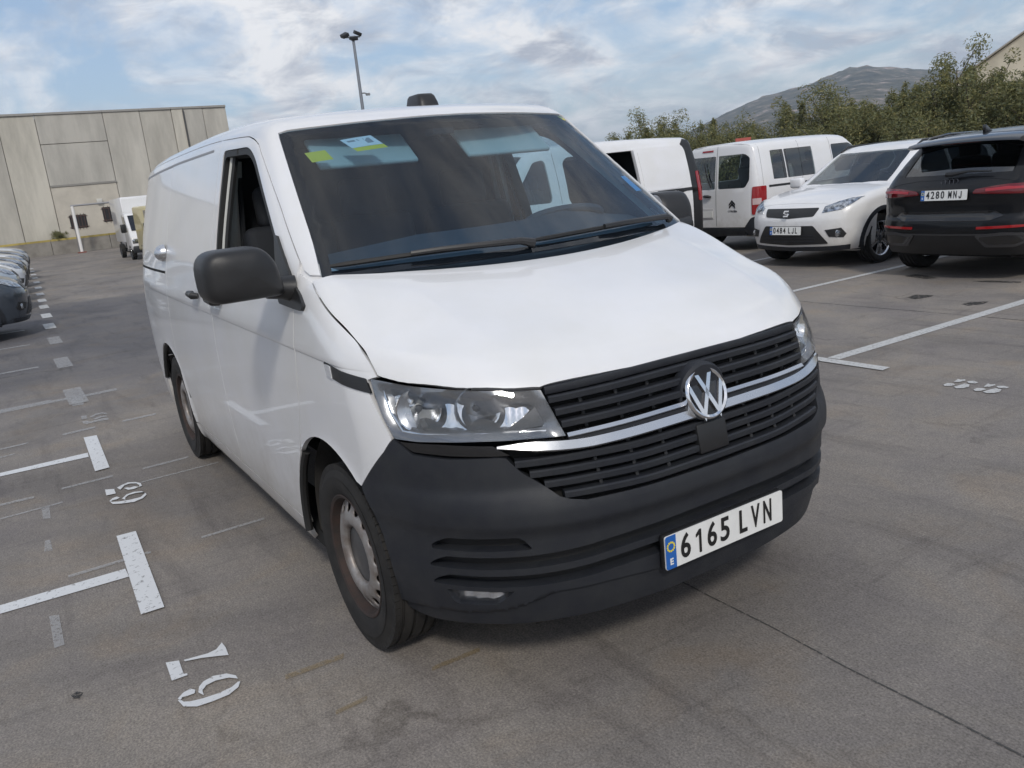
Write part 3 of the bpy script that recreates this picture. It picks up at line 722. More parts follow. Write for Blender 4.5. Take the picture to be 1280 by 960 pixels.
    def slot(z0, z1, ya, yb, sg=None):
        # long slot between heights z0..z1, |y| from ya to yb, ends tapered
        e = [(u, r_, yy_) for u, r_, yy_ in zip(us, rz_, ym) if yy_ < yb and (yy_ > ya) and (sg is None or u*sg > 0)]
        up_, lo_ = [], []
        for u, r_, yy_ in e:
            k = min(1, ((yb-yy_)/.035))**.5 if True else 1
            k *= min(1, ((yy_-ya)/.03))**.5 if ya > 0 else 1
            h_ = (z1-z0)*max(k, .12); up_.append((u, z0+h_+r_)); lo_.append((u, z0+r_))
        return up_+lo_[::-1]
    slots = [slot(.538, .580, .640, .850, -1), slot(.538, .580, .640, .850, 1), slot(.478, .518, -1, .855), slot(.418, .456, -1, .855)]
    fogl = {sg: rnd([tuple(q) for q in vi([(.556, .832*sg, .402), (.735, .690*sg, .410), (.690, .730*sg, .362), (.572, .812*sg, .350)])], [.015, .006, .012, .02]) for sg in (-1, 1)}
    bp = panel('front_bumper', F, VCY, [loop]+slots+[fogl[-1], fogl[1]], PLASTIC, V, res=.0105, gap=0, flange=.042, disp=disp, feats=ft)
    for i_, (z0, z1, ya) in enumerate(((.52, .60, .60), (.45, .56, 0), (.40, .49, 0))):
        panel('bumper_slot_back', F, VCY, [[(-1.08, z0), (1.08, z0), (1.08, z1), (-1.08, z1)]], PLAST2, bp, off=-.037-.001*i_, res=.05, flange=0)
    bot2 = [(u, v-.03) for u, v in bot]
    under = MB(); under.box((.22, 0, .275), (.42, .56, .012)); under.build('engine_undertray', DARK, V)
    # fog lamps
    for s in (-1, 1):
        fl = panel('fog_lamp', F, VCY, [fogl[s]], REFLC, bp, off=-.030, res=.008, flange=0, disp=lambda uv, P: -.006*np.abs(np.sin(uv[:, 0]*75))-.004*np.sin(uv[:, 1]*120))
        panel('fog_lamp_lens', F, VCY, [fogl[s]], LAMPGL, fl, off=-.010, res=.02, flange=0)
        # dark filler under the headlamp
        ins = [(.480, .888*s, .873), (.528, .867*s, .846), (.625, .799*s, .838), (.725, .693*s, .832), (.745, .665*s, .832), (.713, .700*s, .862), (.605, .810*s, .871)]
        panel('lamp_filler', F, VCY, [vi(ins)], GLOSSB, bp, off=-.006, res=.02, flange=.01)
    # plate
    m4 = Matrix(((0, 0, 1, .916), (1, 0, 0, 0), (0, 1, 0, .449), (0, 0, 0, 1)))
    number_plate(V, '6165', 'LVN', m4)
    pb = MB(); pb.box((.901, 0, .449), (.010, .262, .058)); pb.build('plate_holder', PLAST2, V, bevel=.006)
    # ---- grille
    gb = vi([(.738, -.675, .835), (.745, -.539, 1.004), (.784, -.065, 1.010), (.784, .065, 1.010), (.745, .539, 1.004), (.738, .675, .835), (.823, .559, .700), (.857, .487, .676), (.90, 0, .670), (.857, -.487, .676), (.823, -.559, .700)])
    gr = panel('grille_backing', F, VCY, [gb], DARK, V, off=-.045, res=.03, flange=0)
    def bar(nm, z, ye, prof, m_, zf=None, par=gr, ya=None, n=40, off=0., taper=False):
        ys_ = np.linspace(-ye if ya is None else ya, ye, n); zz_ = NS([z+(zf(abs(y)) if zf else 0) for y in ys_])
        P = solve(F, FRNT, np.stack([ys_, zz_], 1)); N = grad(F, P); N[:, 2] = 0; N /= np.linalg.norm(N, axis=1)[:, None]
        P = P+N*off
        if taper:
            V_ = []; k_ = len(prof)
            for i in range(n):
                e_ = min(i, n-1-i); tp_ = min(1, .25+e_*.19)
                for a_, b_ in prof: V_.append(P[i]+N[i]*(a_*tp_)+NS([0, 0, 1])*b_*tp_)
            mb_ = MB(); mb_.add(V_, [(i*k_+j, i*k_+(j+1) % k_, (i+1)*k_+(j+1) % k_, (i+1)*k_+j) for i in range(n-1) for j in range(k_)]+[tuple(range(k_)), tuple(range((n-1)*k_, n*k_))[::-1]])
            return mb_.build(nm, m_, par, smooth=True, sharp=40)
        return sweep(nm, P, [(nn, (0, 0, 1)) for nn in N], prof, m_, par)
    sl = [(-.040, -.006), (-.004, -.015), (.001, -.012), (.001, .003), (-.004, .007), (-.040, .004)]
    droop = lambda y: -.10*max(y-.50, 0)-.012*(y/.6)**2
    up = lambda y: .004*(1-(y/.55)**2)
    bar('grille_top_rail', .995, .530, [(-.03, -.010), (-.001, -.012), (.002, 0), (-.002, .010), (-.03, .012)], PLASTIC, up)
    for z, ye in ((.972, .528), (.936, .520), (.901, .512)): bar('grille_slat', z, ye, sl, PLASTIC, up)
    bar('chrome_strip', .8695, .503, [(-.02, -.006), (.005, -.006), (.007, -.003), (-.002, .006), (-.02, .006)], CHROMD, lambda y: .002-.004*(y/.5)**2)
    bar('grille_lip', .852, .50, [(-.03, -.006), (-.004, -.006), (-.004, .008), (-.03, .008)], PLASTIC)
    bar('chrome_bar', .8385, .690, [(-.02, -.015), (.010, -.015), (.013, -.010), (-.001, .012), (-.02, .014)], CHROMD, lambda y: .022*sstep(.42, .70, y)-.002, n=60, taper=True)
    for z, ye in ((.803, .655), (.769, .622), (.735, .588), (.702, .545)): bar('grille_slat', z, ye, sl, PLASTIC, lambda y: .010*sstep(.2, .6, y)-.006)
    for yy in (-.42, -.30, -.18, .18, .30, .42):
        r_ = MB(); P = solve(F, FRNT, NS([(yy, z) for z in (.695, .985)]))
        r_.tube([P[0]-NS([.026, 0, 0]), P[1]-NS([.026, 0, 0])], .006, 6); r_.build('grille_rib', PLAST2, gr)
    rs = MB(); rs.box((.858, 0, .750), (.018, .062, .047), M=Matrix.Rotation(R(-10), 3, 'Y')); rs.build('sensor_cover', PLAST2, gr, bevel=.006)
    eb = MB(); eb.lathe([(0, .010), (.088, .008), (.096, -.002), (.098, -.04)], 40, Matrix(((0, 1, 0), (1, 0, 0), (0, 0, 1)))); eb.V = [(x+.838, y, z+.888) for x, y, z in eb.V]; eb.build('emblem_mount', PLASTIC, gr, smooth=True)
    vw_badge(V, (.853, -.006, .889), (1, 0, .30), .085)
    # ---- headlamps
    for s in (-1, 1):
        hl = [(.366, .903, 1.052), (.402, .888, 1.049), (.498, .838, 1.037), (.614, .742, 1.023), (.697, .633, 1.010), (.745, .539, 1.000), (.780, .526, .934), (.806, .507, .866), (.765, .611, .873), (.690, .725, .878), (.605, .809, .879), (.541, .855, .878), (.470, .893, .882), (.424, .905, .947)]
        hp = vi([(x, s*y, z) for x, y, z in hl])
        cen = NS(hp).mean(0)
        H = panel('headlamp', F, VCY, [hp], LAMPSV, V, off=-.004, res=.02, flange=.10, disp=lambda uv, P: -.088*np.minimum(1, 18*np.maximum(0, edge_d(uv, hp)-.012)))
        panel('lamp_lens', F, VCY, [hp], LAMPGL, H, off=-.001, res=.03, flange=.005, gap=.003)
        # chrome light blade along the bottom and outer edge
        path = vi([(x, s*y, z) for x, y, z in [(.400, .893, 1.028), (.440, .889, .955), (.485, .880, .901), (.545, .846, .894), (.605, .802, .894), (.690, .718, .893), (.765, .604, .888), (.798, .512, .881)]])
        P = solve(F, VCY, NS(path)); N = grad(F, P); P = P-N*.022
        fr = []
        for i in range(len(P)):
            t = P[min(i+1, len(P)-1)]-P[max(i-1, 0)]; t /= np.linalg.norm(t); fr.append((N[i], np.cross(t, N[i])))
        sweep('light_blade', P, fr, [(-.03, -.007), (.004, -.006), (.006, 0), (.004, .006), (-.03, .007)], CHROME, H)
        # reflector bowls
        for (x, y, z, r, d) in ((.648, .672, .957, .066, .060), (.520, .798, .960, .064, .060)):
            c = solve(F, VCY, NS(vi([(x, s*y, z)])))[0]; n = grad(F, c[None])[0]; n = n*.45+NS([1, 0, 0])*.55; n[2] = 0; n /= np.linalg.norm(n)
            e = NS([-n[1], n[0], 0]); Mx = Matrix(((e[0], n[0], 0), (e[1], n[1], 0), (e[2], n[2], 1)))
            c = c-n*.045
            b = MB(); b.lathe([(.010, -d), (r*.35, -d*.86), (r*.62, -d*.58), (r*.85, -d*.26), (r, 0), (r*1.06, .002), (r*1.06, -.004)], 22, Mx); b.V = [(q[0]+c[0], q[1]+c[1], q[2]+c[2]) for q in b.V]
            rb = b.build('reflector', REFLC, H, smooth=True, sharp=14)
            b = MB(); b.lathe([(0, -.020), (.008, -.023), (.010, -.035), (.009, -d)], 16, Mx); b.V = [(q[0]+c[0], q[1]+c[1], q[2]+c[2]) for q in b.V]; b.build('bulb', BULB, rb, smooth=True)
            b = MB(); b.lathe([(0, -.008), (.010, -.010), (.012, -.018), (.010, -.022)], 16, Mx); b.V = [(q[0]+c[0], q[1]+c[1], q[2]+c[2]) for q in b.V]; b.build('bulb_shield', LAMPBK, rb, smooth=True)
        ho = [[(q[0]+.060*math.cos(t_), q[1]+.060*math.sin(t_)) for t_ in np.linspace(0, 2*math.pi, 25)[:-1]] for q in vi([(.648, s*.672, .957), (.520, s*.798, .960)])]
        ho = [[(u_, min(v_, 1.005)) for u_, v_ in h_] for h_ in ho]
        panel('reflector_plate', F, VCY, [[tuple(cen+(NS(q)-cen)*NS([.95, .90])+NS([0, .004])) for q in hp]]+ho, REFLC, H, off=-.050, res=.010, flange=.01, disp=lambda uv, P: .006*np.abs(np.sin(uv[:, 0]*95)))
        dk = [(.735, .560, .955), (.748, .532, .985), (.790, .515, .905), (.700, .640, .900)]
        panel('lamp_end_bezel', F, VCY, [vi([(x, s*y, z) for x, y, z in dk])], LAMPBK, H, off=-.030, res=.02, flange=.03)
        dk = [(.420, .893, .990), (.425, .890, 1.025), (.470, .862, 1.020), (.520, .855, .905), (.490, .872, .905)]
        panel('lamp_side_bezel', F, VCY, [vi([(x, s*y, z) for x, y, z in dk])], CHROMD, H, off=-.040, res=.02, flange=.03)
    # ---- door mirrors
    for s in (-1, 1):
        mr = bpy.data.objects.new('door_mirror', None); mr.empty_display_size = .1; link(mr, V)
        prof = rnd([(-.945, 1.277), (-.962, 1.40), (-1.008, 1.457), (-1.217, 1.457), (-1.214, 1.277)], [.03, .06, .06, .075, .06], 7)
        c = NS(prof).mean(0); lay = [(-.318, .95, 0), (-.312, .985, 0), (-.290, 1.0, 0), (-.235, 1.0, 0), (-.200, .985, .0), (-.180, .955, .0), (-.166, .90, .0), (-.155, .78, .0), (-.146, .50, 0), (-.142, .15, 0)]
        vv = []; k = len(prof)
        for xx, sc2, _ in lay:
            for q in prof: vv.append((xx, s*-(c[0]+(q[0]-c[0])*sc2), c[1]+(q[1]-c[1])*sc2))
        ff = [(i*k+j, i*k+(j+1) % k, (i+1)*k+(j+1) % k, (i+1)*k+j) for i in range(len(lay)-1) for j in range(k)]+[tuple(range((len(lay)-1)*k, len(lay)*k))]
        if s > 0: pass
        q = MB(); q.add(vv, ff); mh = q.build('mirror_housing', PLAST2, mr, smooth=True, sharp=60)
        g = MB(); g.prism([(s*-(c[0]+(q_[0]-c[0])*.9), c[1]+(q_[1]-c[1])*.9) for q_ in prof], -.314, -.310, (1, 2, 0)); mg = g.build('mirror_glass', CHROME, mr)
        if s > 0:      # this one is folded back against the door
            Mf = Matrix.Translation((-.24, .955, 0)) @ Matrix.Rotation(R(82), 4, 'Z') @ Matrix.Translation((.24, -.955, 0))
            for o_ in (mh, mg): o_.data.transform(Mf)
        # foot and sail
        f_ = MB(); f_.tube([(-.235, s*1.00, 1.305), (-.235, s*.95, 1.300), (-.23, s*.905, 1.292)], [.036, .040, .048], 12); f_.build('mirror_arm', PLAST2, mr, smooth=True)
        panel('mirror_sail', F, SIDE[s], [rnd([(-.430, 1.475), (-.205, 1.305), (-.090, 1.240), (-.105, 1.222), (-.355, 1.232), (-.372, 1.26)], [.01, .03, .02, .015, .02, .02])], PLAST2, mr, off=.012, res=.02, flange=.03)
        panel('mirror_sail', F, SIDE[s], [rnd([(-.50, 1.52), (-.23, 1.285), (-.375, 1.265), (-.42, 1.30)], [.01, .02, .02, .03])], PLAST2, mr, off=-.001, res=.02, flange=.03)
    # roof pod
    P0 = solve(F, TOPP, NS([(-1.02, .09)]))[0]
    q = MB(); b0 = [(-.09, -.052), (.075, -.052), (.075, .052), (-.09, .052)]
    rings = []
    for z, sc2, dx in ((-.01, 1.08, 0), (.012, 1.0, 0), (.042, .86, -.006), (.052, .72, -.010)): rings.append([(P0[0]+x*sc2+dx, P0[1]+y*sc2, P0[2]+z) for x, y in rnd(b0, .03, 4)])
    k = len(rings[0]); q.add([p for r_ in rings for p in r_], [(i*k+j, i*k+(j+1) % k, (i+1)*k+(j+1) % k, (i+1)*k+j) for i in range(3) for j in range(k)]+[tuple(range(3*k, 4*k))]); q.build('roof_antenna', PLAST2, V, smooth=True, sharp=45)
    # rear end, floor
    panel('rear_doors', F, DP((-1, 0, 0), (-3.2, 0, 0), (0, 1, 0), 1.2), [rnd([(-.86, .56), (.86, .56), (.70, 1.86), (-.70, 1.86)], .05)], WHITE, V, res=.06)
    fl = MB(); fl.box((-1.75, 0, .36), (2.15, .58, .03)); fl.build('floor', DARK, V)
    # ---- cab
    cab = bpy.data.objects.new('cab_interior', None); cab.empty_display_size = .1; link(cab, V)
    bk = MB(); bk.prism([(-.70, .4), (.70, .4), (.83, 1.1), (.83, 1.3), (.71, 1.84), (-.71, 1.84), (-.83, 1.3), (-.83, 1.1)], -1.60, -1.57, (1, 2, 0)); bk.build('bulkhead', CABDRK, cab)
    prof = [(.14, 1.22), (.06, 1.300), (-.12, 1.375), (-.30, 1.415), (-.40, 1.400), (-.46, 1.05), (-.42, .75), (.10, .75)]
    n = 15; vv = []; k = len(prof)
    for i in range(n):
        y = -.83+1.66*i/(n-1); sh = -.30*y*y
        hump = .020*math.exp(-((y-.40)/.20)**2)-.10*max(0, abs(y)-.35)
        for x, z in prof: vv.append((x+sh*.8, y, z+(hump if z > 1.25 else 0)))
    q = MB(); q.add(vv, [(i*k+j, i*k+(j+1) % k, (i+1)*k+(j+1) % k, (i+1)*k+j) for i in range(n-1) for j in range(k)]); q.build('dashboard', DASH, cab, smooth=True, sharp=40)
    bn = MB(); bn.tube([(-.38+.04*math.sin(a), .40+.20*math.cos(a), 1.400+.040*math.sin(a)) for a in np.linspace(0, math.pi, 14)], .016, 8); bn.build('instrument_hood', DASH, cab, smooth=True)
    sw = bpy.data.objects.new('steering_wheel', None); sw.empty_display_size = .1; link(sw, cab)
    C = Vector((-.58, .40, 1.27)); ax = Vector((-.62, 0, .78)).normalized(); e1 = Vector((0, 1, 0)); e2 = ax.cross(e1)
    q = MB(); q.tube([C+(e1*math.cos(a)+e2*math.sin(a))*.19 for a in np.linspace(0, 2*math.pi, 33)], .016, 8, False); q.build('wheel_rim', PLAST2, sw, smooth=True)
    q = MB(); q.tube([C-e1*.18, C, C+e1*.18], [.014, .03, .014], 8); q.tube([C, C-e2*.17 if e2.z > 0 else C+e2*.17], [.03, .014], 8); q.tube([C, C+Vector((.30, 0, -.24))], .03, 8); q.build('wheel_spokes', PLAST2, sw, smooth=True)
    for yc, wd in ((.45, .25), (-.12, .22), (-.55, .22)):
        st = bpy.data.objects.new('seat', None); st.empty_display_size = .1; link(st, cab)
        q = MB(); q.box((-.95, yc, .78), (.25, wd, .08)); q.build('seat_cushion', CABDRK, st, bevel=.05, seg=3)
        q = MB(); q.box((-1.28, yc, 1.15), (.07, wd, .34), M=Matrix.Rotation(R(-12), 3, 'Y')); q.build('seat_back', CABDRK, st, bevel=.05, seg=3)
        q = MB(); q.box((-1.38, yc, 1.57), (.05, .13, .10), M=Matrix.Rotation(R(-10), 3, 'Y')); q.build('headrest', CABDRK, st, bevel=.04, seg=3)
    for y0, y1 in ((-.60, -.16), (.08, .52)):
        q = MB(); Mx = Matrix.Rotation(R(38), 3, 'Y')
        q.box((-.665-.10*abs(y0+y1)/2, (y0+y1)/2, 1.762), (.098, (y1-y0)/2, .011), M=Mx); q.build('sun_visor', LINER, cab, bevel=.010, seg=3)
    q = MB(); q.tube([(-.63, -.05, 1.80), (-.60, -.05, 1.78)], .012, 8); q.box((-.62, -.05, 1.815), (.04, .05, .012)); q.build('overhead_console', CABDRK, cab)
    for s in (-1, 1):
        q = MB(); q.tube([(-1.50, s*.80, 1.25), (-1.49, s*.765, 1.50), (-1.47, s*.72, 1.80)], [.045, .042, .04], 8); q.build('pillar_trim', TRIMGR, cab, smooth=True)
        q = MB(); q.tube([(-1.42, s*.79, 1.16), (-1.43, s*.745, 1.45), (-1.45, s*.71, 1.72)], [.014]*3, 6); q.build('seat_belt', CABDRK, cab)
    for yy in (-.16, .0):
        q = MB(); q.box((-1.566, yy, 1.52), (.003, .005, .045)); q.build('bulkhead_slot', TRIMGR, cab)
    return V
def edge_d(uv, loop):
    L = dens(loop, .012); L = np.asarray(L); return np.sqrt(((uv[:, None, :]-L[None])**2).sum(2).min(1))
VAN = build_van()
MARK = {'T63bar':[[-4.233,-1.488],[-4.216,-1.399],[-3.211,-1.423],[-3.201,-1.512]],
'T63line':[[-3.75,-2.049],[-3.753,-1.505],[-3.629,-1.51],[-3.657,-2.05]],
'T67bar':[[-1.855,-1.546],[-1.849,-1.453],[-0.833,-1.485],[-0.835,-1.576]],
'T67line':[[-1.4,-2.077],[-1.388,-1.565],[-1.279,-1.563],[-1.304,-2.078]],
'old':[[[-1.518,-1.798],[-1.519,-1.433],[-1.488,-1.434],[-1.482,-1.798]],[[-4.548,-1.174],[-4.559,-0.914],[-4.494,-0.925],[-4.485,-1.183]],[[-4.532,-1.611],[-4.55,-1.376],[-4.488,-1.382],[-4.471,-1.615]],[[-3.014,-1.722],[-3.021,-1.425],[-2.982,-1.43],[-2.976,-1.725]],[[-2.997,-2.058],[-2.987,-1.875],[-2.94,-1.877],[-2.951,-2.058]],[[-2.7,-2.061],[-2.718,-1.737],[-2.692,-1.739],[-2.675,-2.061]],[[-3.016,-1.245],[-3.027,-0.956],[-2.985,-0.964],[-2.975,-1.251]],[[-2.717,-1.302],[-2.723,-0.826],[-2.699,-0.832],[-2.694,-1.306]],[[-1.511,-1.192],[-1.517,-0.87],[-1.487,-0.879],[-1.482,-1.198]],[[-6.017,-2.022],[-6.044,-1.348],[-5.934,-1.358],[-5.912,-2.023]],[[-6.011,-1.332],[-6.024,-1.035],[-5.912,-1.049],[-5.901,-1.342]],[[-4.489,-2.04],[-4.501,-1.852],[-4.456,-1.854],[-4.445,-2.04]],[[-4.224,-2.043],[-4.234,-1.946],[-4.199,-1.947],[-4.19,-2.043]],[[-6.044,-1.441],[-6.022,-1.341],[-5.541,-1.369],[-5.569,-1.46]],[[-2.715,-1.851],[-2.695,-1.809],[-2.452,-1.815],[-2.477,-1.852]],[[-2.099,-1.863],[-2.093,-1.839],[-1.915,-1.837],[-1.935,-1.875]],[[-1.119,-1.899],[-1.1,-1.863],[-0.799,-1.863],[-0.796,-1.899]]],
'd7':[[[-0.368,-1.56],[-0.349,-1.517],[-0.242,-1.521],[-0.237,-1.51],[-0.224,-1.511],[-0.226,-1.564]],[[-0.34,-1.502],[-0.324,-1.419],[-0.331,-1.387],[-0.367,-1.358],[-0.321,-1.355],[-0.257,-1.359],[-0.277,-1.391],[-0.306,-1.443],[-0.327,-1.5]]],
'd6':[[[-0.085,-1.57],[-0.034,-1.561],[-0.003,-1.524],[0.003,-1.474],[0.001,-1.42],[-0.022,-1.383],[-0.053,-1.369],[-0.056,-1.376],[-0.038,-1.402],[-0.032,-1.448],[-0.038,-1.499],[-0.049,-1.536],[-0.063,-1.555],[-0.086,-1.563]],[[-0.085,-1.503],[-0.055,-1.491],[-0.087,-1.489],[-0.111,-1.471],[-0.118,-1.437],[-0.104,-1.395],[-0.076,-1.371],[-0.102,-1.372],[-0.137,-1.396],[-0.154,-1.438],[-0.143,-1.473],[-0.12,-1.493]],[[-0.096,-1.568],[-0.12,-1.546],[-0.128,-1.521],[-0.109,-1.508],[-0.089,-1.514],[-0.089,-1.537],[-0.094,-1.554],[-0.077,-1.563]]],
'd3':[[[-2.737,-1.504],[-2.701,-1.456],[-2.601,-1.459],[-2.61,-1.51]],[[-2.715,-1.439],[-2.652,-1.428],[-2.724,-1.395],[-2.732,-1.363],[-2.701,-1.33],[-2.644,-1.319],[-2.618,-1.329],[-2.619,-1.31],[-2.683,-1.307],[-2.735,-1.331],[-2.766,-1.371],[-2.742,-1.411]],[[-2.669,-1.406],[-2.611,-1.389],[-2.597,-1.357],[-2.618,-1.329],[-2.65,-1.349],[-2.646,-1.375],[-2.662,-1.385]]],
'd6b':[[[-2.486,-1.508],[-2.413,-1.499],[-2.378,-1.457],[-2.347,-1.392],[-2.373,-1.341],[-2.424,-1.313],[-2.462,-1.313],[-2.404,-1.348],[-2.408,-1.407],[-2.429,-1.463],[-2.453,-1.495]],[[-2.469,-1.442],[-2.43,-1.427],[-2.469,-1.425],[-2.505,-1.4],[-2.508,-1.357],[-2.487,-1.318],[-2.465,-1.315],[-2.511,-1.326],[-2.541,-1.365],[-2.528,-1.408]],[[-2.486,-1.508],[-2.524,-1.486],[-2.536,-1.461],[-2.5,-1.45],[-2.481,-1.468],[-2.486,-1.491],[-2.464,-1.505]]],
'n39':[[[-5.049,-1.435],[-5.029,-1.395],[-4.9,-1.4],[-4.913,-1.442]],[[-4.949,-1.377],[-5.025,-1.328],[-5.022,-1.277],[-4.963,-1.246],[-4.907,-1.249],[-4.969,-1.283],[-4.963,-1.326],[-4.896,-1.366]],[[-4.825,-1.446],[-4.822,-1.414],[-4.753,-1.388],[-4.776,-1.353],[-4.781,-1.303],[-4.76,-1.256],[-4.674,-1.262],[-4.698,-1.312],[-4.702,-1.36],[-4.691,-1.426],[-4.733,-1.446]],[[-4.836,-1.363],[-4.883,-1.309],[-4.863,-1.261],[-4.798,-1.255],[-4.831,-1.298],[-4.792,-1.343]]],
'Rline':[[-1.387,3.48],[-1.35,6.284],[-1.248,6.083],[-1.279,3.493]],
'RLbar':[[-1.535,3.436],[-1.372,3.468],[-0.842,3.473],[-0.824,3.366],[-1.45,3.329]],
'Rline2':[[-3.745,5.999],[-3.547,7.868],[-3.488,7.784],[-3.662,5.906]],
'Rline2b':[[-3.513,8.562],[-3.457,9.042],[-3.378,8.947],[-3.435,8.473]],
'n55':[[[-0.323,3.27],[-0.325,3.315],[-0.287,3.325],[-0.264,3.301],[-0.274,3.26],[-0.302,3.245]],[[-0.247,3.257],[-0.24,3.319],[-0.237,3.367],[-0.202,3.359],[-0.179,3.308],[-0.188,3.261],[-0.216,3.235]],[[-0.309,3.362],[-0.327,3.443],[-0.306,3.434],[-0.289,3.458],[-0.272,3.435],[-0.282,3.381]],[[-0.256,3.423],[-0.23,3.453],[-0.19,3.436],[-0.189,3.402],[-0.224,3.388]],[[-0.126,3.269],[-0.127,3.312],[-0.093,3.326],[-0.07,3.311],[-0.076,3.262],[-0.102,3.243]],[[-0.059,3.253],[-0.051,3.324],[-0.039,3.366],[-0.002,3.361],[0.015,3.309],[0.005,3.264],[-0.028,3.239]],[[-0.111,3.358],[-0.131,3.444],[-0.108,3.427],[-0.091,3.451],[-0.075,3.429],[-0.086,3.376]],[[-0.065,3.414],[-0.036,3.446],[0.006,3.433],[0.006,3.4],[-0.031,3.383]]],
'yellow':[[[0.315,-0.809],[0.321,-0.623],[0.346,-0.638],[0.339,-0.822]],[[0.327,-1.162],[0.321,-1.051],[0.343,-1.061],[0.349,-1.17]],[[0.295,-0.366],[0.308,-0.19],[0.343,-0.216],[0.33,-0.389]],[[0.015,-1.23],[0.025,-1.019],[0.055,-1.03],[0.044,-1.239]]],
'joint1':[[-2.934,5.421],[-2.635,5.413],[-2.076,5.414],[-1.385,5.411],[-0.903,5.402]],
'joint2':[[0.521,0.209],[0.772,0.215],[1.012,0.22],[1.336,0.218],[1.729,0.215]],
'stain':[[[-2.354,6.007],[-2.367,6.172],[-2.193,6.219],[-2.166,6.11],[-2.222,5.945]],[[-1.712,5.874],[-1.693,6.014],[-1.572,6.101],[-1.549,5.948],[-1.623,5.828]],[[-3.189,7.24],[-3.151,7.404],[-2.977,7.35],[-2.765,7.225],[-2.832,7.117]],[[-2.325,7.131],[-2.174,7.222],[-1.858,7.248],[-1.84,7.176],[-2.191,7.109]],[[-0.384,-1.872],[-0.397,-1.852],[-0.373,-1.835],[-0.344,-1.848],[-0.357,-1.87]]]}
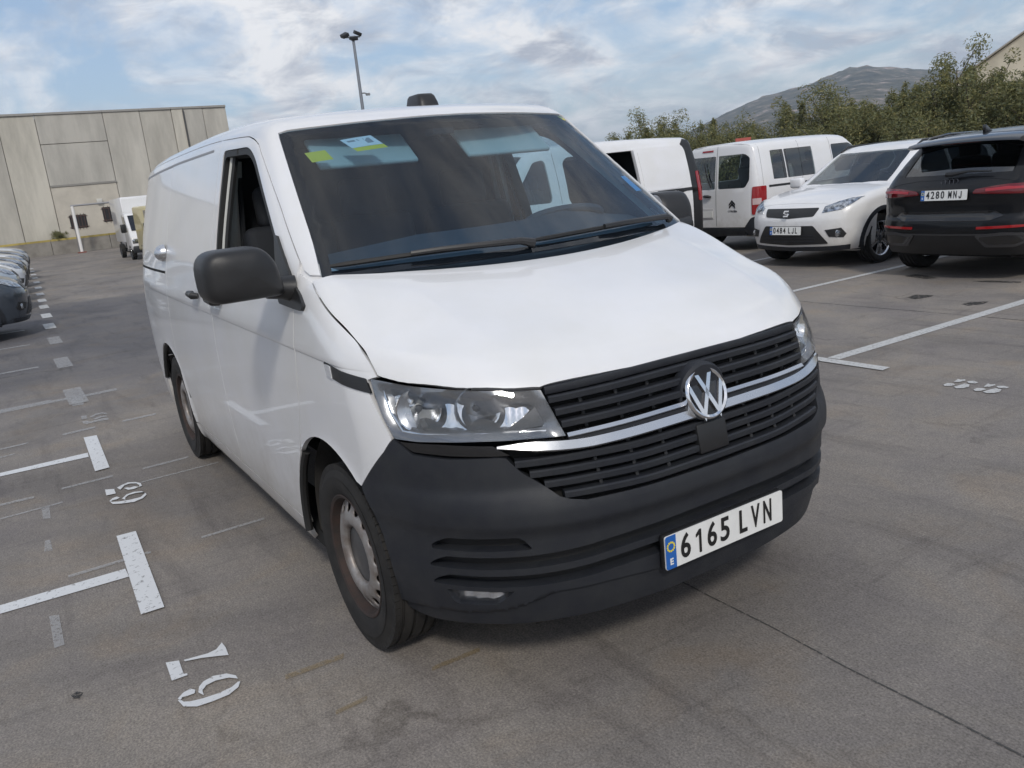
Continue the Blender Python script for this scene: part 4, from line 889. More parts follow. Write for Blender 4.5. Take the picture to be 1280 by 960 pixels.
# ------------------------------------------------------------------ ground
def ground_mat():
    m = bpy.data.materials.new('worn_car_park_surface'); m.use_nodes = True; t = m.node_tree; b = t.nodes['Principled BSDF']; L = t.links.new
    tc = t.nodes.new('ShaderNodeTexCoord')
    def noise(scale, detail, rough, dist=0., vec=None, st=None):
        n = t.nodes.new('ShaderNodeTexNoise'); n.inputs['Scale'].default_value = scale; n.inputs['Detail'].default_value = detail
        n.inputs['Roughness'].default_value = rough; n.inputs['Distortion'].default_value = dist
        src = tc.outputs['Object']
        if st:
            mp = t.nodes.new('ShaderNodeMapping'); mp.inputs['Scale'].default_value = st[0]; mp.inputs['Rotation'].default_value = (0, 0, st[1]); L(src, mp.inputs[0]); src = mp.outputs[0]
        L(src, n.inputs['Vector']); return n
    def ramp(src, stops):
        r = t.nodes.new('ShaderNodeValToRGB'); e = r.color_ramp.elements
        e[0].position, e[0].color = stops[0][0], (*stops[0][1], 1); e[1].position, e[1].color = stops[-1][0], (*stops[-1][1], 1)
        for p_, c_ in stops[1:-1]: e.new(p_).color = (*c_, 1)
        L(src, r.inputs[0]); return r.outputs[0]
    def mul(a, b_, f=1., mode='MULTIPLY'):
        x = t.nodes.new('ShaderNodeMix'); x.data_type = 'RGBA'; x.blend_type = mode
        if isinstance(f, float): x.inputs[0].default_value = f
        else: L(f, x.inputs[0])
        L(a, x.inputs[6]) if not isinstance(a, tuple) else setattr(x.inputs[6], 'default_value', (*a, 1))
        L(b_, x.inputs[7]) if not isinstance(b_, tuple) else setattr(x.inputs[7], 'default_value', (*b_, 1))
        return x.outputs[2]
    base = ramp(noise(.55, 7, .62, .6).outputs['Fac'], [(.30, (.148, .136, .127)), (.50, (.212, .194, .177)), (.70, (.272, .244, .212))])
    tint = ramp(noise(1.7, 6, .6, .8).outputs['Fac'], [(.32, (.90, .90, .94)), (.52, (1, 1, 1)), (.72, (1.08, 1.01, .92))])
    c = mul(base, tint)
    # dark oily blotches and drag marks
    bl = ramp(noise(.9, 8, .68, 1.2).outputs['Fac'], [(.60, (1, 1, 1)), (.78, (.72, .70, .70))]); c = mul(c, bl, .7)
    dr = ramp(noise(2.2, 7, .7, .5, st=((.35, 2.2, 1), R(62))).outputs['Fac'], [(.53, (1, 1, 1)), (.70, (.66, .65, .66))]); c = mul(c, dr, .75)
    dr2 = ramp(noise(3.2, 6, .7, .8, st=((2.6, .3, 1), R(12))).outputs['Fac'], [(.57, (1, 1, 1)), (.72, (.66, .65, .66))]); c = mul(c, dr2, .65)
    # darker, bluer resurfaced lane far behind
    sp = t.nodes.new('ShaderNodeSeparateXYZ'); L(tc.outputs['Object'], sp.inputs[0])
    wob = noise(.35, 4, .6); ad = t.nodes.new('ShaderNodeMath'); ad.operation = 'MULTIPLY_ADD'; L(wob.outputs['Fac'], ad.inputs[0]); ad.inputs[1].default_value = 2.0; L(sp.outputs[0], ad.inputs[2])
    near = t.nodes.new('ShaderNodeMapRange'); near.inputs[1].default_value = -15.9; near.inputs[2].default_value = -15.3; L(ad.outputs[0], near.inputs[0])
    far_ = t.nodes.new('ShaderNodeMapRange'); far_.inputs[1].default_value = -3.9; far_.inputs[2].default_value = -7.2; L(ad.outputs[0], far_.inputs[0])
    yy = t.nodes.new('ShaderNodeMapRange'); yy.inputs[1].default_value = 4.5; yy.inputs[2].default_value = 2.2; L(sp.outputs[1], yy.inputs[0])
    mm = t.nodes.new('ShaderNodeMath'); mm.operation = 'MULTIPLY'; L(near.outputs[0], mm.inputs[0]); L(far_.outputs[0], mm.inputs[1])
    m2 = t.nodes.new('ShaderNodeMath'); m2.operation = 'MULTIPLY'; L(mm.outputs[0], m2.inputs[0]); L(yy.outputs[0], m2.inputs[1])
    c = mul(c, (.60, .63, .70), m2.outputs[0])
    # grain
    gr = ramp(noise(130, 3, .7).outputs['Fac'], [(.28, (.50, .49, .48)), (.5, (1, 1, 1)), (.74, (1.62, 1.58, 1.54))]); c = mul(c, gr, .9)
    gr2 = ramp(noise(30, 4, .7).outputs['Fac'], [(.32, (.85, .84, .83)), (.68, (1.14, 1.13, 1.12))]); c = mul(c, gr2, .8)
    lt = ramp(noise(.42, 8, .7, 1.5).outputs['Fac'], [(.56, (1, 1, 1)), (.70, (1.22, 1.20, 1.17))]); c = mul(c, lt, .9)
    vo = t.nodes.new('ShaderNodeTexVoronoi'); vo.feature = 'DISTANCE_TO_EDGE'; vo.inputs['Scale'].default_value = .55; wn_ = noise(1.3, 6, .6)
    wv = t.nodes.new('ShaderNodeVectorMath'); wv.operation = 'MULTIPLY_ADD'; L(wn_.outputs['Color'], wv.inputs[0]); wv.inputs[1].default_value = (1.3, 1.3, 0); L(tc.outputs['Object'], wv.inputs[2]); L(wv.outputs[0], vo.inputs['Vector'])
    ck = ramp(vo.outputs['Distance'], [(.0, (.66, .65, .64)), (.010, (1, 1, 1))]); ckm = t.nodes.new('ShaderNodeMapRange'); ckm.inputs[1].default_value = .52; ckm.inputs[2].default_value = .62; L(noise(.6, 3, .5).outputs['Fac'], ckm.inputs[0]); c = mul(c, ck, ckm.outputs[0])
    L(c, b.inputs['Base Color']); b.inputs['Roughness'].default_value = .82; b.inputs['Specular IOR Level'].default_value = .35
    bp = t.nodes.new('ShaderNodeBump'); bp.inputs['Strength'].default_value = .35; bp.inputs['Distance'].default_value = .004
    L(noise(160, 3, .7).outputs['Fac'], bp.inputs['Height']); L(bp.outputs[0], b.inputs['Normal'])
    return m
g = MB(); g.add([(-2590, -1790, 0), (1990, -1790, 0), (1990, 2790, 0), (-2590, 2790, 0)], [(0, 1, 2, 3)])
GROUND = tag(g.build('ground', ground_mat()), kind='structure')
# ------------------------------------------------------------------ painted bay markings
def paint_mat(name, col, wear, opa=1., sc=38):
    m = bpy.data.materials.new(name); m.use_nodes = True; t = m.node_tree; b = t.nodes['Principled BSDF']; L = t.links.new
    b.inputs['Base Color'].default_value = (*col, 1); b.inputs['Roughness'].default_value = .7
    tc = t.nodes.new('ShaderNodeTexCoord'); n = t.nodes.new('ShaderNodeTexNoise'); n.inputs['Scale'].default_value = sc; n.inputs['Detail'].default_value = 7; n.inputs['Roughness'].default_value = .72
    L(tc.outputs['Object'], n.inputs['Vector'])
    r = t.nodes.new('ShaderNodeMapRange'); r.inputs[1].default_value = wear; r.inputs[2].default_value = wear+.12; r.inputs[4].default_value = opa; L(n.outputs['Fac'], r.inputs[0])
    tr = t.nodes.new('ShaderNodeBsdfTransparent'); mx = t.nodes.new('ShaderNodeMixShader'); o = t.nodes['Material Output']
    L(r.outputs[0], mx.inputs[0]); L(tr.outputs[0], mx.inputs[1]); L(b.outputs[0], mx.inputs[2]); L(mx.outputs[0], o.inputs[0])
    return m
P_NEW = paint_mat('fresh_white_paint', (.64, .65, .66), .31); P_MID = paint_mat('scuffed_white_paint', (.55, .55, .54), .34, .92, 60)
P_OLD = paint_mat('worn_white_paint', (.46, .46, .46), .36, .50, 60); P_YEL = paint_mat('worn_yellow_paint', (.30, .225, .125), .36, .50, 55)
P_OIL = paint_mat('oil_stain', (.030, .029, .028), .42); P_JNT = paint_mat('joint_filler', (.055, .053, .050), .40)
def flat(name, polys, m, z, kind='structure'):
    V = []; F_ = []
    for p in polys:
        o = len(V); V += [(x, y, z) for x, y in p]; F_.append(tuple(range(o, o+len(p))))
    mb = MB(); mb.add(V, F_)
    bm = bmesh.new(); vs_ = [bm.verts.new(v) for v in V]
    for f in F_: bm.faces.new([vs_[i] for i in f])
    for f in bm.faces:
        f.normal_update()
        if f.normal.z < 0: f.normal_flip()
    bmesh.ops.triangulate(bm, faces=bm.faces)
    me = bpy.data.meshes.new(name); bm.to_mesh(me); bm.free(); me.materials.append(m)
    return tag(link(bpy.data.objects.new(name, me)), kind=kind)
D = MARK
for k in ('T63', 'T67'):
    flat('bay_line', [D[k+'line']], P_NEW, .004); flat('bay_end_bar', [D[k+'bar']], P_NEW, .008)
for x in (-1.30, -3.70):
    flat('bay_line', [[(x-.05, -6.3), (x+.05, -6.3), (x+.05, -2.4), (x-.05, -2.4)]], P_MID, .0035)
for i, x in enumerate([-6.05, -8.35, -10.64, -12.67, -14.54, -16.53, -18.25, -20.3, -22.8, -25.4, -27.8, -30.2, -32.6, -35.0]):
    m_ = P_OLD if i < 3 else P_MID
    flat('bay_line', [[(x-.05, -6.3), (x+.05, -6.3), (x+.05, -1.6), (x-.05, -1.6)]], m_, .004)
    yb = float(np.interp(x, [-35, -25.5, -20.3, -12.7, -6], [-.62, -.85, -1.01, -1.24, -1.40]))
    flat('bay_end_bar', [[(x-.42, yb-.08), (x+.42, yb-.08), (x+.42, yb+.08), (x-.42, yb+.08)]], m_, .008)
for p in D['old']: flat('old_bay_mark', [p], P_OLD, .0042)
for k in ('d7', 'd6', 'd3', 'd6b'): flat('bay_number', D[k], P_NEW, .006)
flat('bay_number', D['n39'], P_OLD, .006); flat('bay_number', D['n55'], P_MID, .006)
flat('bay_line', [[(-1.385, 3.49), (-1.345, 8.9), (-1.235, 8.9), (-1.275, 3.49)]], P_MID, .004)
flat('bay_end_bar', [[(-1.86, 3.35), (-.83, 3.37), (-.84, 3.47), (-1.86, 3.455)]], P_MID, .008)
for x in (-3.70, -6.1, -8.5):
    flat('bay_line', [[(x-.04, 3.5), (x+.04, 3.5), (x+.06, 9.0), (x-.03, 9.0)]], P_MID, .004)
    flat('bay_end_bar', [[(x-.5, 3.36), (x+.5, 3.36), (x+.5, 3.46), (x-.5, 3.46)]], P_MID, .008)
for p in D['yellow']: flat('old_yellow_mark', [p], P_YEL, .005)
for p in D['stain']: flat('oil_stain', [p], P_OIL, .003)
def joint(y, x0, x1, w_):
    n = 60; V = []
    for i in range(n+1):
        x = x0+(x1-x0)*i/n; V.append((x, y+.006*math.sin(x*3.1)+.004*math.sin(x*9)))
    poly = [(x, y_-w_) for x, y_ in V]+[(x, y_+w_*(.6+.4*math.sin(x*5))) for x, y_ in V[::-1]]
    flat('slab_joint', [poly], P_JNT, .002)
joint(.216, -12, 6, .0042); joint(5.41, -12, 6, .008); joint(-4.98, -12, 6, .006)
# ------------------------------------------------------------------ concrete warehouse at the far end
CONC = [mat('precast_concrete_%d' % i, c, .9, var=.5, vscale=.42, tint=tuple(q*.72 for q in c), bump=.3, bscale=9) for i, c in enumerate([(.50, .475, .42), (.53, .505, .45), (.47, .45, .405), (.56, .53, .46)])]
for m_ in CONC:
    t_ = m_.node_tree; n_ = [q for q in t_.nodes if q.type == 'TEX_NOISE'][0]; src = n_.inputs['Vector'].links[0].from_socket
    mp = t_.nodes.new('ShaderNodeMapping'); mp.inputs['Scale'].default_value = (1, 2.4, .55); t_.links.new(src, mp.inputs[0]); t_.links.new(mp.outputs[0], n_.inputs['Vector'])
CREAM = mat('cream_rendered_panel', (.54, .50, .43), .9, var=.18, vscale=.8)
WH = thing('warehouse', 'long weathered concrete panel warehouse at the far end of the car park', 'building', (-49.4, 0, 0))
seams = [-13.4, -11, -8.6, -6.2, -3.8, -1.9, -.14, 1.62, 4.94, 6.85, 8.55, 9.2, 10.3, 11.64]
for i in range(len(seams)-1):
    a, b = seams[i]+.012, seams[i+1]-.012; mtl = CONC[(i*7+1) % 4]
    hs_ = [(.70, 7.28)] if i != 7 else [(.70, 3.565), (3.60, 5.76), (5.785, 7.28)]
    for k, (z0, z1) in enumerate(hs_):
        q = MB(); q.box((-.10+.02*((i*5+k) % 3), (a+b)/2, (z0+z1)/2), (.12, (b-a)/2, (z1-z0)/2)); q.build('wall_panel', CREAM if (i == 7 and k == 0) or (i == 8 and False) else mtl, WH, bevel=.015, seg=1)
q = MB(); q.box((-6.2, -.9, 3.6), (6.0, 12.5, 3.5)); q.build('building_core', mat('core_grey', (.16, .155, .145), .9), WH)
for i in range(len(seams)-1):
    q = MB(); q.box((-.10, (seams[i]+seams[i+1])/2, 7.34), (.20, (seams[i+1]-seams[i])/2-.004, .055)); q.build('parapet_cap', mat('cap_grey', (.30, .29, .27), .7), WH)
q = MB(); q.tube([(.10, 9.2, .75), (.10, 9.2, 7.2)], .05, 8); q.build('downpipe', mat('dark_pipe', (.07, .07, .07), .6), WH)
q = MB(); q.box((.06, 3.3, 3.585), (.05, 1.66, .05)); q.build('lintel_ledge', mat('ledge_grey', (.26, .25, .23), .8), WH)
for yc, w_, zc, h_ in ((2.62, .42, 1.62, .36), (4.45, .55, 1.85, .40)):
    wf = MB(); wf.box((.03, yc, zc), (.05, w_, h_)); wd_ = wf.build('window', mat('window_dark', (.022, .020, .020), .3), WH)
    for k in range(5):
        b_ = MB(); b_.tube([(.11, yc-w_+.1+k*(2*w_-.2)/4, zc-h_-.06), (.11, yc-w_+.1+k*(2*w_-.2)/4, zc+h_+.06)], .016, 6); b_.build('window_bar', mat('bar_rust', (.10, .06, .05), .7), wd_)
    for k in (-1, 1):
        b_ = MB(); b_.tube([(.11, yc-w_-.06, zc+k*h_*.8), (.11, yc+w_+.06, zc+k*h_*.8)], .018, 6); b_.build('window_bar', MATS['bar_rust'], wd_)
q = MB(); q.box((.16, 3.86, 2.62), (.10, .14, .11)); q.tube([(.05, 3.86, 2.62), (.2, 3.86, 2.5)], .03, 6); q.build('wall_lamp', mat('lamp_grey', (.55, .54, .50), .5), WH, bevel=.01)
LW = thing('low_wall', 'low stained concrete wall with yellow edge at foot of the warehouse', 'wall', (-48.6, 0, 0))
for i in range(9):
    y0, y1 = -13.5+i*2.9, -13.5+(i+1)*2.9
    q = MB(); q.box((0, (y0+y1)/2, .35), (.16, (y1-y0)/2-.012, .37)); q.build('wall_block', mat('stained_concrete', (.27, .25, .22), .9, var=.4, vscale=1.3, tint=(.17, .155, .135), bump=.3, bscale=12), LW)
    q = MB(); q.box((-.02, (y0+y1)/2, .775), (.12, (y1-y0)/2-.012, .05)); q.build('yellow_edge', mat('yellow_kerb_paint', (.46, .36, .11), .8, var=.4, vscale=2), LW)
g = MB(); g.box((-48.98, -.5, .36), (.24, 13, .34)); tag(g.build('raised_verge', mat('verge_soil', (.16, .14, .11), .95)), kind='structure')
# goal
PW = mat('white_gloss_tube', (.78, .76, .73), .5); PG = mat('grey_steel_tube', (.30, .30, .31), .5, metal=.4)
GL = thing('football_goal', 'white football goal frame in front of the concrete warehouse', 'goal', (-46.8, 2.25, 0))
q = MB(); q.tube([(0, 0, 0), (0, 0, 2.42)], .075, 10); q.build('goal_post', PW, GL, smooth=True)
q = MB(); q.tube([(0, 4.6, 0), (0, 4.6, 2.42)], .075, 10); q.build('goal_post', PW, GL, smooth=True)
q = MB(); q.tube([(0, -.075, 2.44), (0, 4.675, 2.44)], .05, 10); q.build('crossbar', PG, GL, smooth=True)
for yy in (0, 4.6):
    q = MB(); q.tube([(0, yy, 2.40), (-.7, yy, 2.30), (-1.3, yy, .05)], .03, 8); q.build('back_stay', PG, GL, smooth=True)
    q = MB(); q.box((0, yy, .03), (.20, .20, .03)); q.build('post_base', mat('red_brown_base', (.22, .08, .06), .8), GL)
# ------------------------------------------------------------------ floodlight mast
FM = thing('floodlight_mast', 'tall thin floodlight mast rising behind the van roof', 'light mast', (-34.2, 13.85, 0))
q = MB(); q.tube([(0, 0, 0), (0, 0, 8.35)], [.10, .06], 12); q.build('mast', mat('galvanised', (.24, .26, .29), .5, metal=.5), FM, smooth=True)
q = MB(); q.tube([(-.15, -.40, 8.35), (.1, .30, 8.35)], .035, 8); q.build('cross_arm', MATS['galvanised'], FM)
for (x, y, z, a) in ((0, -.38, 8.42, 25), (.05, .22, 8.50, -20), (.0, .02, 8.30, 5)):
    q = MB(); q.box((x, y, z), (.15, .16, .075), M=(Matrix.Rotation(R(a), 3, 'X') @ Matrix.Rotation(R(20), 3, 'Y'))); q.build('floodlight', mat('floodlight_black', (.015, .015, .016), .5), FM, bevel=.02)
q = MB(); q.tube([(0, 0, 5.95), (.1, .16, 5.95), (.16, .22, 5.90)], .03, 6); q.box((.18, .27, 5.88), (.05, .09, .05)); q.build('camera', mat('grey_box', (.2, .21, .22), .5), FM)
# ------------------------------------------------------------------ far hill
def hill_h(br, d):
    b = math.degrees(br)
    key = [(60, .012), (80, .016), (100, .022), (110, .030), (115, .040), (118, .050), (120.5, .058), (122, .0625), (123.6, .0695), (125.2, .0760), (126.2, .0755), (127.2, .0705), (128.8, .0625), (131, .0545), (133, .0450), (135, .034), (138, .020), (142, .012), (150, .009), (170, .008), (200, .006)]
    return float(np.interp(b, [k[0] for k in key], [k[1] for k in key]))*d
V = []; F_ = []; nb, nd = 420, 60; b0, b1 = 62, 196
for i in range(nb+1):
    br = R(b0+(b1-b0)*i/nb)
    for j in range(nd+1):
        d = 620+1500*j/nd; rise = np.interp(d, [620, 900, 1250, 1600, 2120], [0, .28, .66, 1.0, .80])
        x, y = 2.66+d*math.cos(br), -1.78+d*math.sin(br)
        n_ = mnoise.fractal(Vector((x*.006, y*.006, .3)), .75, 2.1, 8)
        h = hill_h(br, 1600)*rise*(1+.11*n_*(1 if j not in (0,) else 0))+1.6*(j > 0)
        V.append((x, y, h if j else -2))
for i in range(nb):
    for j in range(nd): a = i*(nd+1)+j; F_.append((a, a+1, a+nd+2, a+nd+1))
def hill_mat():
    m = bpy.data.materials.new('scrub_hillside'); m.use_nodes = True; t = m.node_tree; b = t.nodes['Principled BSDF']; L = t.links.new; b.inputs['Roughness'].default_value = 1; b.inputs['Specular IOR Level'].default_value = .1
    tc = t.nodes.new('ShaderNodeTexCoord'); n = t.nodes.new('ShaderNodeTexNoise'); n.inputs['Scale'].default_value = .030; n.inputs['Detail'].default_value = 9; n.inputs['Roughness'].default_value = .7
    mp = t.nodes.new('ShaderNodeMapping'); mp.inputs['Scale'].default_value = (1, 1, 3.2); L(tc.outputs['Object'], mp.inputs[0]); L(mp.outputs[0], n.inputs['Vector'])
    r = t.nodes.new('ShaderNodeValToRGB'); e = r.color_ramp.elements; e[0].position = .36; e[0].color = (.040, .046, .040, 1); e[1].position = .64; e[1].color = (.42, .33, .30, 1)
    x = e.new(.50); x.color = (.090, .088, .070, 1); x = e.new(.58); x.color = (.16, .14, .11, 1)
    L(n.outputs['Fac'], r.inputs[0]); L(r.outputs[0], b.inputs['Base Color']); return m
q = MB(); q.add(V, F_); tag(q.build('hill', hill_mat(), smooth=True, sharp=80), kind='structure')
# ------------------------------------------------------------------ cream gabled building on the right
GB = thing('gabled_building', 'cream gabled building partly hidden by trees on the right', 'building', (-21.4, 37.6, 0))
gcr = mat('cream_render', (.80, .71, .54), .9, var=.25, vscale=.7)
q = MB(); q.prism([(-1, 0), (20, 0), (20, 2.75), (9.5, 8.3), (-1, 2.75)], 0, 14, (0, 2, 1)); q.build('wall', gcr, GB)
for s_, (xa, za), (xb, zb) in ((0, (-1.4, 2.57), (9.5, 8.33)), (1, (9.5, 8.33), (20.4, 2.57))):
    q = MB(); q.prism([(xa, za), (xb, zb), (xb, zb+.07), (xa, za+.07)], -.12, 14.1, (0, 2, 1)); q.build('roof', mat('roof_sheet_grey', (.46, .42, .35), .8, var=.2), GB)
q = MB(); q.box((5, -.03, 1.4), (.6, .06, .6)); w_ = q.build('window', MATS['window_dark'], GB)
# ------------------------------------------------------------------ trees and bushes
LEAF = []
for i, (c, c2) in enumerate([((.250, .245, .095), (.130, .140, .060)), ((.190, .205, .100), (.095, .115, .060)), ((.340, .300, .120), (.180, .170, .075))]):
    m = mat('olive_leaf_%d' % i, c, .55, var=.5, vscale=2.2, tint=c2); LEAF.append(m)
    t_ = m.node_tree; b = t_.nodes['Principled BSDF']; tl_ = t_.nodes.new('ShaderNodeBsdfTranslucent'); mx_ = t_.nodes.new('ShaderNodeMixShader'); mx_.inputs[0].default_value = .38
    t_.links.new(b.inputs['Base Color'].links[0].from_socket, tl_.inputs[0]); t_.links.new(b.outputs[0], mx_.inputs[1]); t_.links.new(tl_.outputs[0], mx_.inputs[2]); t_.links.new(mx_.outputs[0], t_.nodes['Material Output'].inputs[0])
BARK = mat('bark', (.11, .085, .065), .95, var=.4, bump=.5, bscale=30)
def tree_meshes(seed, H, Wd, nleaf, ls, shoots):
    rng = random.Random(seed); tr = MB(); tips = []
    def limb(p, d, L_, r, lev):
        pts = [p]; rad = [r]; q = Vector(p); dd = Vector(d).normalized()
        for i in range(4):
            dd = (dd+Vector((rng.uniform(-.25, .25), rng.uniform(-.25, .25), rng.uniform(-.02, .22)))).normalized(); q = q+dd*L_/4; pts.append(q.copy()); rad.append(r*(1-.18*(i+1)))
        tr.tube(pts, rad, 5 if lev else 8, False)
        if lev >= 2: tips.append((pts[-1], L_)); tips.append((pts[2], L_)); return
        for i in range(rng.randint(3, 5)):
            a = rng.uniform(0, 6.28); t = rng.uniform(.35, 1); k = pts[min(4, int(t*4))]
            nd_ = (dd*.7+Vector((math.cos(a), math.sin(a), rng.uniform(.1, .9)))).normalized(); limb(k, nd_, L_*rng.uniform(.55, .8), r*.5, lev+1)
    for i in range(shoots):
        a = rng.uniform(0, 6.28); limb(Vector((rng.uniform(-.2, .2)*Wd*.5, rng.uniform(-.2, .2)*Wd*.5, 0)), Vector((math.cos(a)*.5, math.sin(a)*.5, 1)), H*.42*rng.uniform(.8, 1.15), .05+.02*H/3, 0)
    # squash tips into the crown envelope
    zs_ = max(t[0].z for t in tips); rs = max(math.hypot(t[0].x, t[0].y) for t in tips)
    LV = []; LF = []
    cl = []
    for t, L_ in tips:
        cl.append((Vector((t.x/rs*Wd*.5, t.y/rs*Wd*.5, t.z/zs_*H*.93)), rng.uniform(.14, .34)*Wd*.30))
    for i in range(len(cl)//2):                                        # low skirts so that bushes are full to the ground
        a = rng.uniform(0, 6.28); rr_ = Wd*.5*math.sqrt(rng.random()); cl.append((Vector((rr_*math.cos(a), rr_*math.sin(a), rng.uniform(.12, .70)*H)), rng.uniform(.2, .4)*Wd*.30))
    for i in range(max(3, len(cl)//7)):                               # upright wands above the outline
        c, _ = rng.choice(cl); c = c.copy()
        for k in range(5): cl.append((c+Vector((rng.uniform(-.06, .06), rng.uniform(-.06, .06), .07*H*.5*(k+1)*.5)), .13*(1-.10*k)))
    wts = [max(.02, c[1]**1.6) for c in cl]
    nr = np.random.RandomState(seed); idx = nr.choice(len(cl), nleaf, p=NS(wts)/sum(wts)); cc = NS([tuple(c[0]) for c in cl])[idx]; cr = NS([c[1] for c in cl])[idx]
    o = nr.normal(size=(nleaf, 3)); o /= np.linalg.norm(o, axis=1)[:, None]; o *= (nr.uniform(.05, 1, nleaf)**.4)[:, None]
    p = cc+o*cr[:, None]*1.25; p[:, 2] = np.maximum(p[:, 2], .05)
    nrm = o+nr.uniform(-.7, .7, (nleaf, 3))+NS([0, 0, .3]); nrm /= np.linalg.norm(nrm, axis=1)[:, None]
    e = np.cross(nrm, nr.normal(size=(nleaf, 3))); e /= np.linalg.norm(e, axis=1)[:, None]; f = np.cross(nrm, e); sz = (ls*nr.uniform(.6, 1.25, nleaf))[:, None]
    LV = np.stack([p-e*sz, p+f*sz*.34+nrm*sz*.12, p+e*sz, p-f*sz*.34+nrm*sz*.12], 1).reshape(-1, 3).tolist(); LF = np.arange(nleaf*4).reshape(-1, 4).tolist()
    return tr, LV, LF
PROT = []
def tree_proto(seed, H, Wd, nleaf, ls, shoots):
    tr, LV, LF = tree_meshes(seed, H, Wd, nleaf, ls, shoots)
    o = tr.build('trunk', BARK, None, smooth=True); zs_ = max(v.co.z for v in o.data.vertices); rs = max(math.hypot(v.co.x, v.co.y) for v in o.data.vertices)
    for v in o.data.vertices: v.co.x *= Wd*.5/rs; v.co.y *= Wd*.5/rs; v.co.z *= H*.93/zs_
    me = bpy.data.meshes.new('crown'); me.from_pydata([tuple(v) for v in LV], [], LF)
    for m in LEAF: me.materials.append(m)
    rng = random.Random(seed); me.polygons.foreach_set('material_index', np.array([rng.choices((0, 1, 2), (5, 3, 2))[0] for _ in LF], np.int32)); me.update()
    d = o.data; bpy.data.objects.remove(o); return d, me
T_SPECS = [tree_proto(11, 3.2, 3.8, 34000, .055, 5), tree_proto(23, 4.0, 3.0, 26000, .055, 4), tree_proto(37, 2.6, 3.6, 28000, .052, 6), tree_proto(51, 3.4, 2.4, 9000, .055, 2)]
def tree(name, label, cat, x, y, k, h, w_, rz, group):
    t = thing(name, label, cat, (x, y, 0), rz, group, (w_, w_, h))
    link(bpy.data.objects.new('trunk', T_SPECS[k][0]), t); link(bpy.data.objects.new('crown', T_SPECS[k][1]), t); return t
GRP = 'trees and bushes behind the right-hand row'
TREES = [
    ('loose_tree', 'sparse olive green tree furthest left, just right of the van windscreen', -23.8, 19.8, 3, .93, 1.0, 20),
    ('loose_bush', 'small thin bush between the two left-hand loose trees', -22.4, 20.6, 2, .92, .75, 70),
    ('loose_tree', 'airy upright tree with open branches above the open-door van', -20.9, 20.0, 1, .90, 1.0, 140),
    ('dense_bush', 'dark rounded bush above the gap between van and delivery car', -18.6, 19.9, 0, .90, .85, 200),
    ('dense_bush', 'dense bush above the delivery car rear doors', -16.9, 20.5, 2, 1.10, .95, 300),
    ('dense_tree', 'dark bushy tree above the delivery car roof, left of the hill', -15.6, 21.6, 1, .93, 1.15, 30),
    ('dense_bush', 'olive bush between delivery car roof and small white crossover', -14.2, 21.5, 0, .84, .9, 80),
    ('dense_bush', 'wide bush above the small white crossover', -12.6, 21.6, 0, .95, 1.0, 165),
    ('dense_tree', 'tallest tree with a pointed top above the dark car', -11.6, 22.3, 1, 1.02, 1.0, 250),
    ('dense_bush', 'yellowish bush right of the tallest tree', -10.3, 21.9, 0, .98, .95, 310),
    ('dense_tree', 'thin-topped tree in front of the cream gable', -9.2, 22.4, 3, 1.0, 1.2, 45),
    ('dense_bush', 'bush at the right edge of the picture above the dark car', -7.9, 21.8, 0, 1.0, 1.0, 100),
    ('dense_bush', 'low bush behind the dark car roof rail', -10.9, 20.9, 2, .85, .9, 10)]
for nm, lb, x, y, k, h, w_, rz in TREES: tree(nm, lb, 'tree' if 'tree' in nm else 'bush', x, y, k, h, w_, R(rz), GRP)
tree('dense_bush', 'low bush just right of the van roof corner', 'bush', -26.5, 21.5, 2, .75, .9, R(5), GRP)
w0 = tree('weed_clump', 'dark weed clump growing on the low wall by the warehouse', 'weed', -48.75, 1.55, 2, .24, .26, 0, None)
w0.location.z = .68
# sign post in the hedge and bank behind the row
q = thing('marker_post', 'short grey marker post among the bushes behind the crossover', 'post', (-13.4, 19.2, 0))
b_ = MB(); b_.box((0, 0, .9), (.06, .06, .9)); b_.build('post', mat('post_grey', (.38, .40, .40), .7), q)
b_ = MB(); b_.box((0, 0, 1.83), (.075, .075, .03)); b_.build('post_cap', MATS['post_grey'], q)
q = thing('red_sign', 'small red and white sign behind the white delivery car roof', 'sign', (-15.0, 17.5, 0))
b_ = MB(); b_.tube([(0, 0, 0), (0, 0, 1.75)], .03, 8); b_.build('sign_post', MATS['post_grey'], q)
b_ = MB(); b_.box((0, 0, 1.90), (.22, .015, .13), rz=R(35)); b_.build('sign_plate', mat('sign_red', (.45, .10, .08), .6), q)
b_ = MB(); b_.box((.012, -.016, 1.90), (.15, .004, .03), rz=R(35)); b_.build('sign_stripe', STICKW, q)
# ------------------------------------------------------------------ hazy air
hz = MB(); hz.box((-300, 500, 66), (2300, 2300, 68)); HZ = hz.build('haze', mat('haze_air', (1, 1, 1)))
HZ['kind'] = 'stuff'; HZ['label'] = 'thin bluish haze in the air'
hm = HZ.data.materials[0]; ht = hm.node_tree; ht.nodes.clear(); ho = ht.nodes.new('ShaderNodeOutputMaterial'); hv = ht.nodes.new('ShaderNodeVolumePrincipled')
hv.inputs['Color'].default_value = (.74, .86, 1, 1); hv.inputs['Density'].default_value = .00030; hv.inputs['Anisotropy'].default_value = .1
ht.links.new(hv.outputs[0], ho.inputs['Volume'])
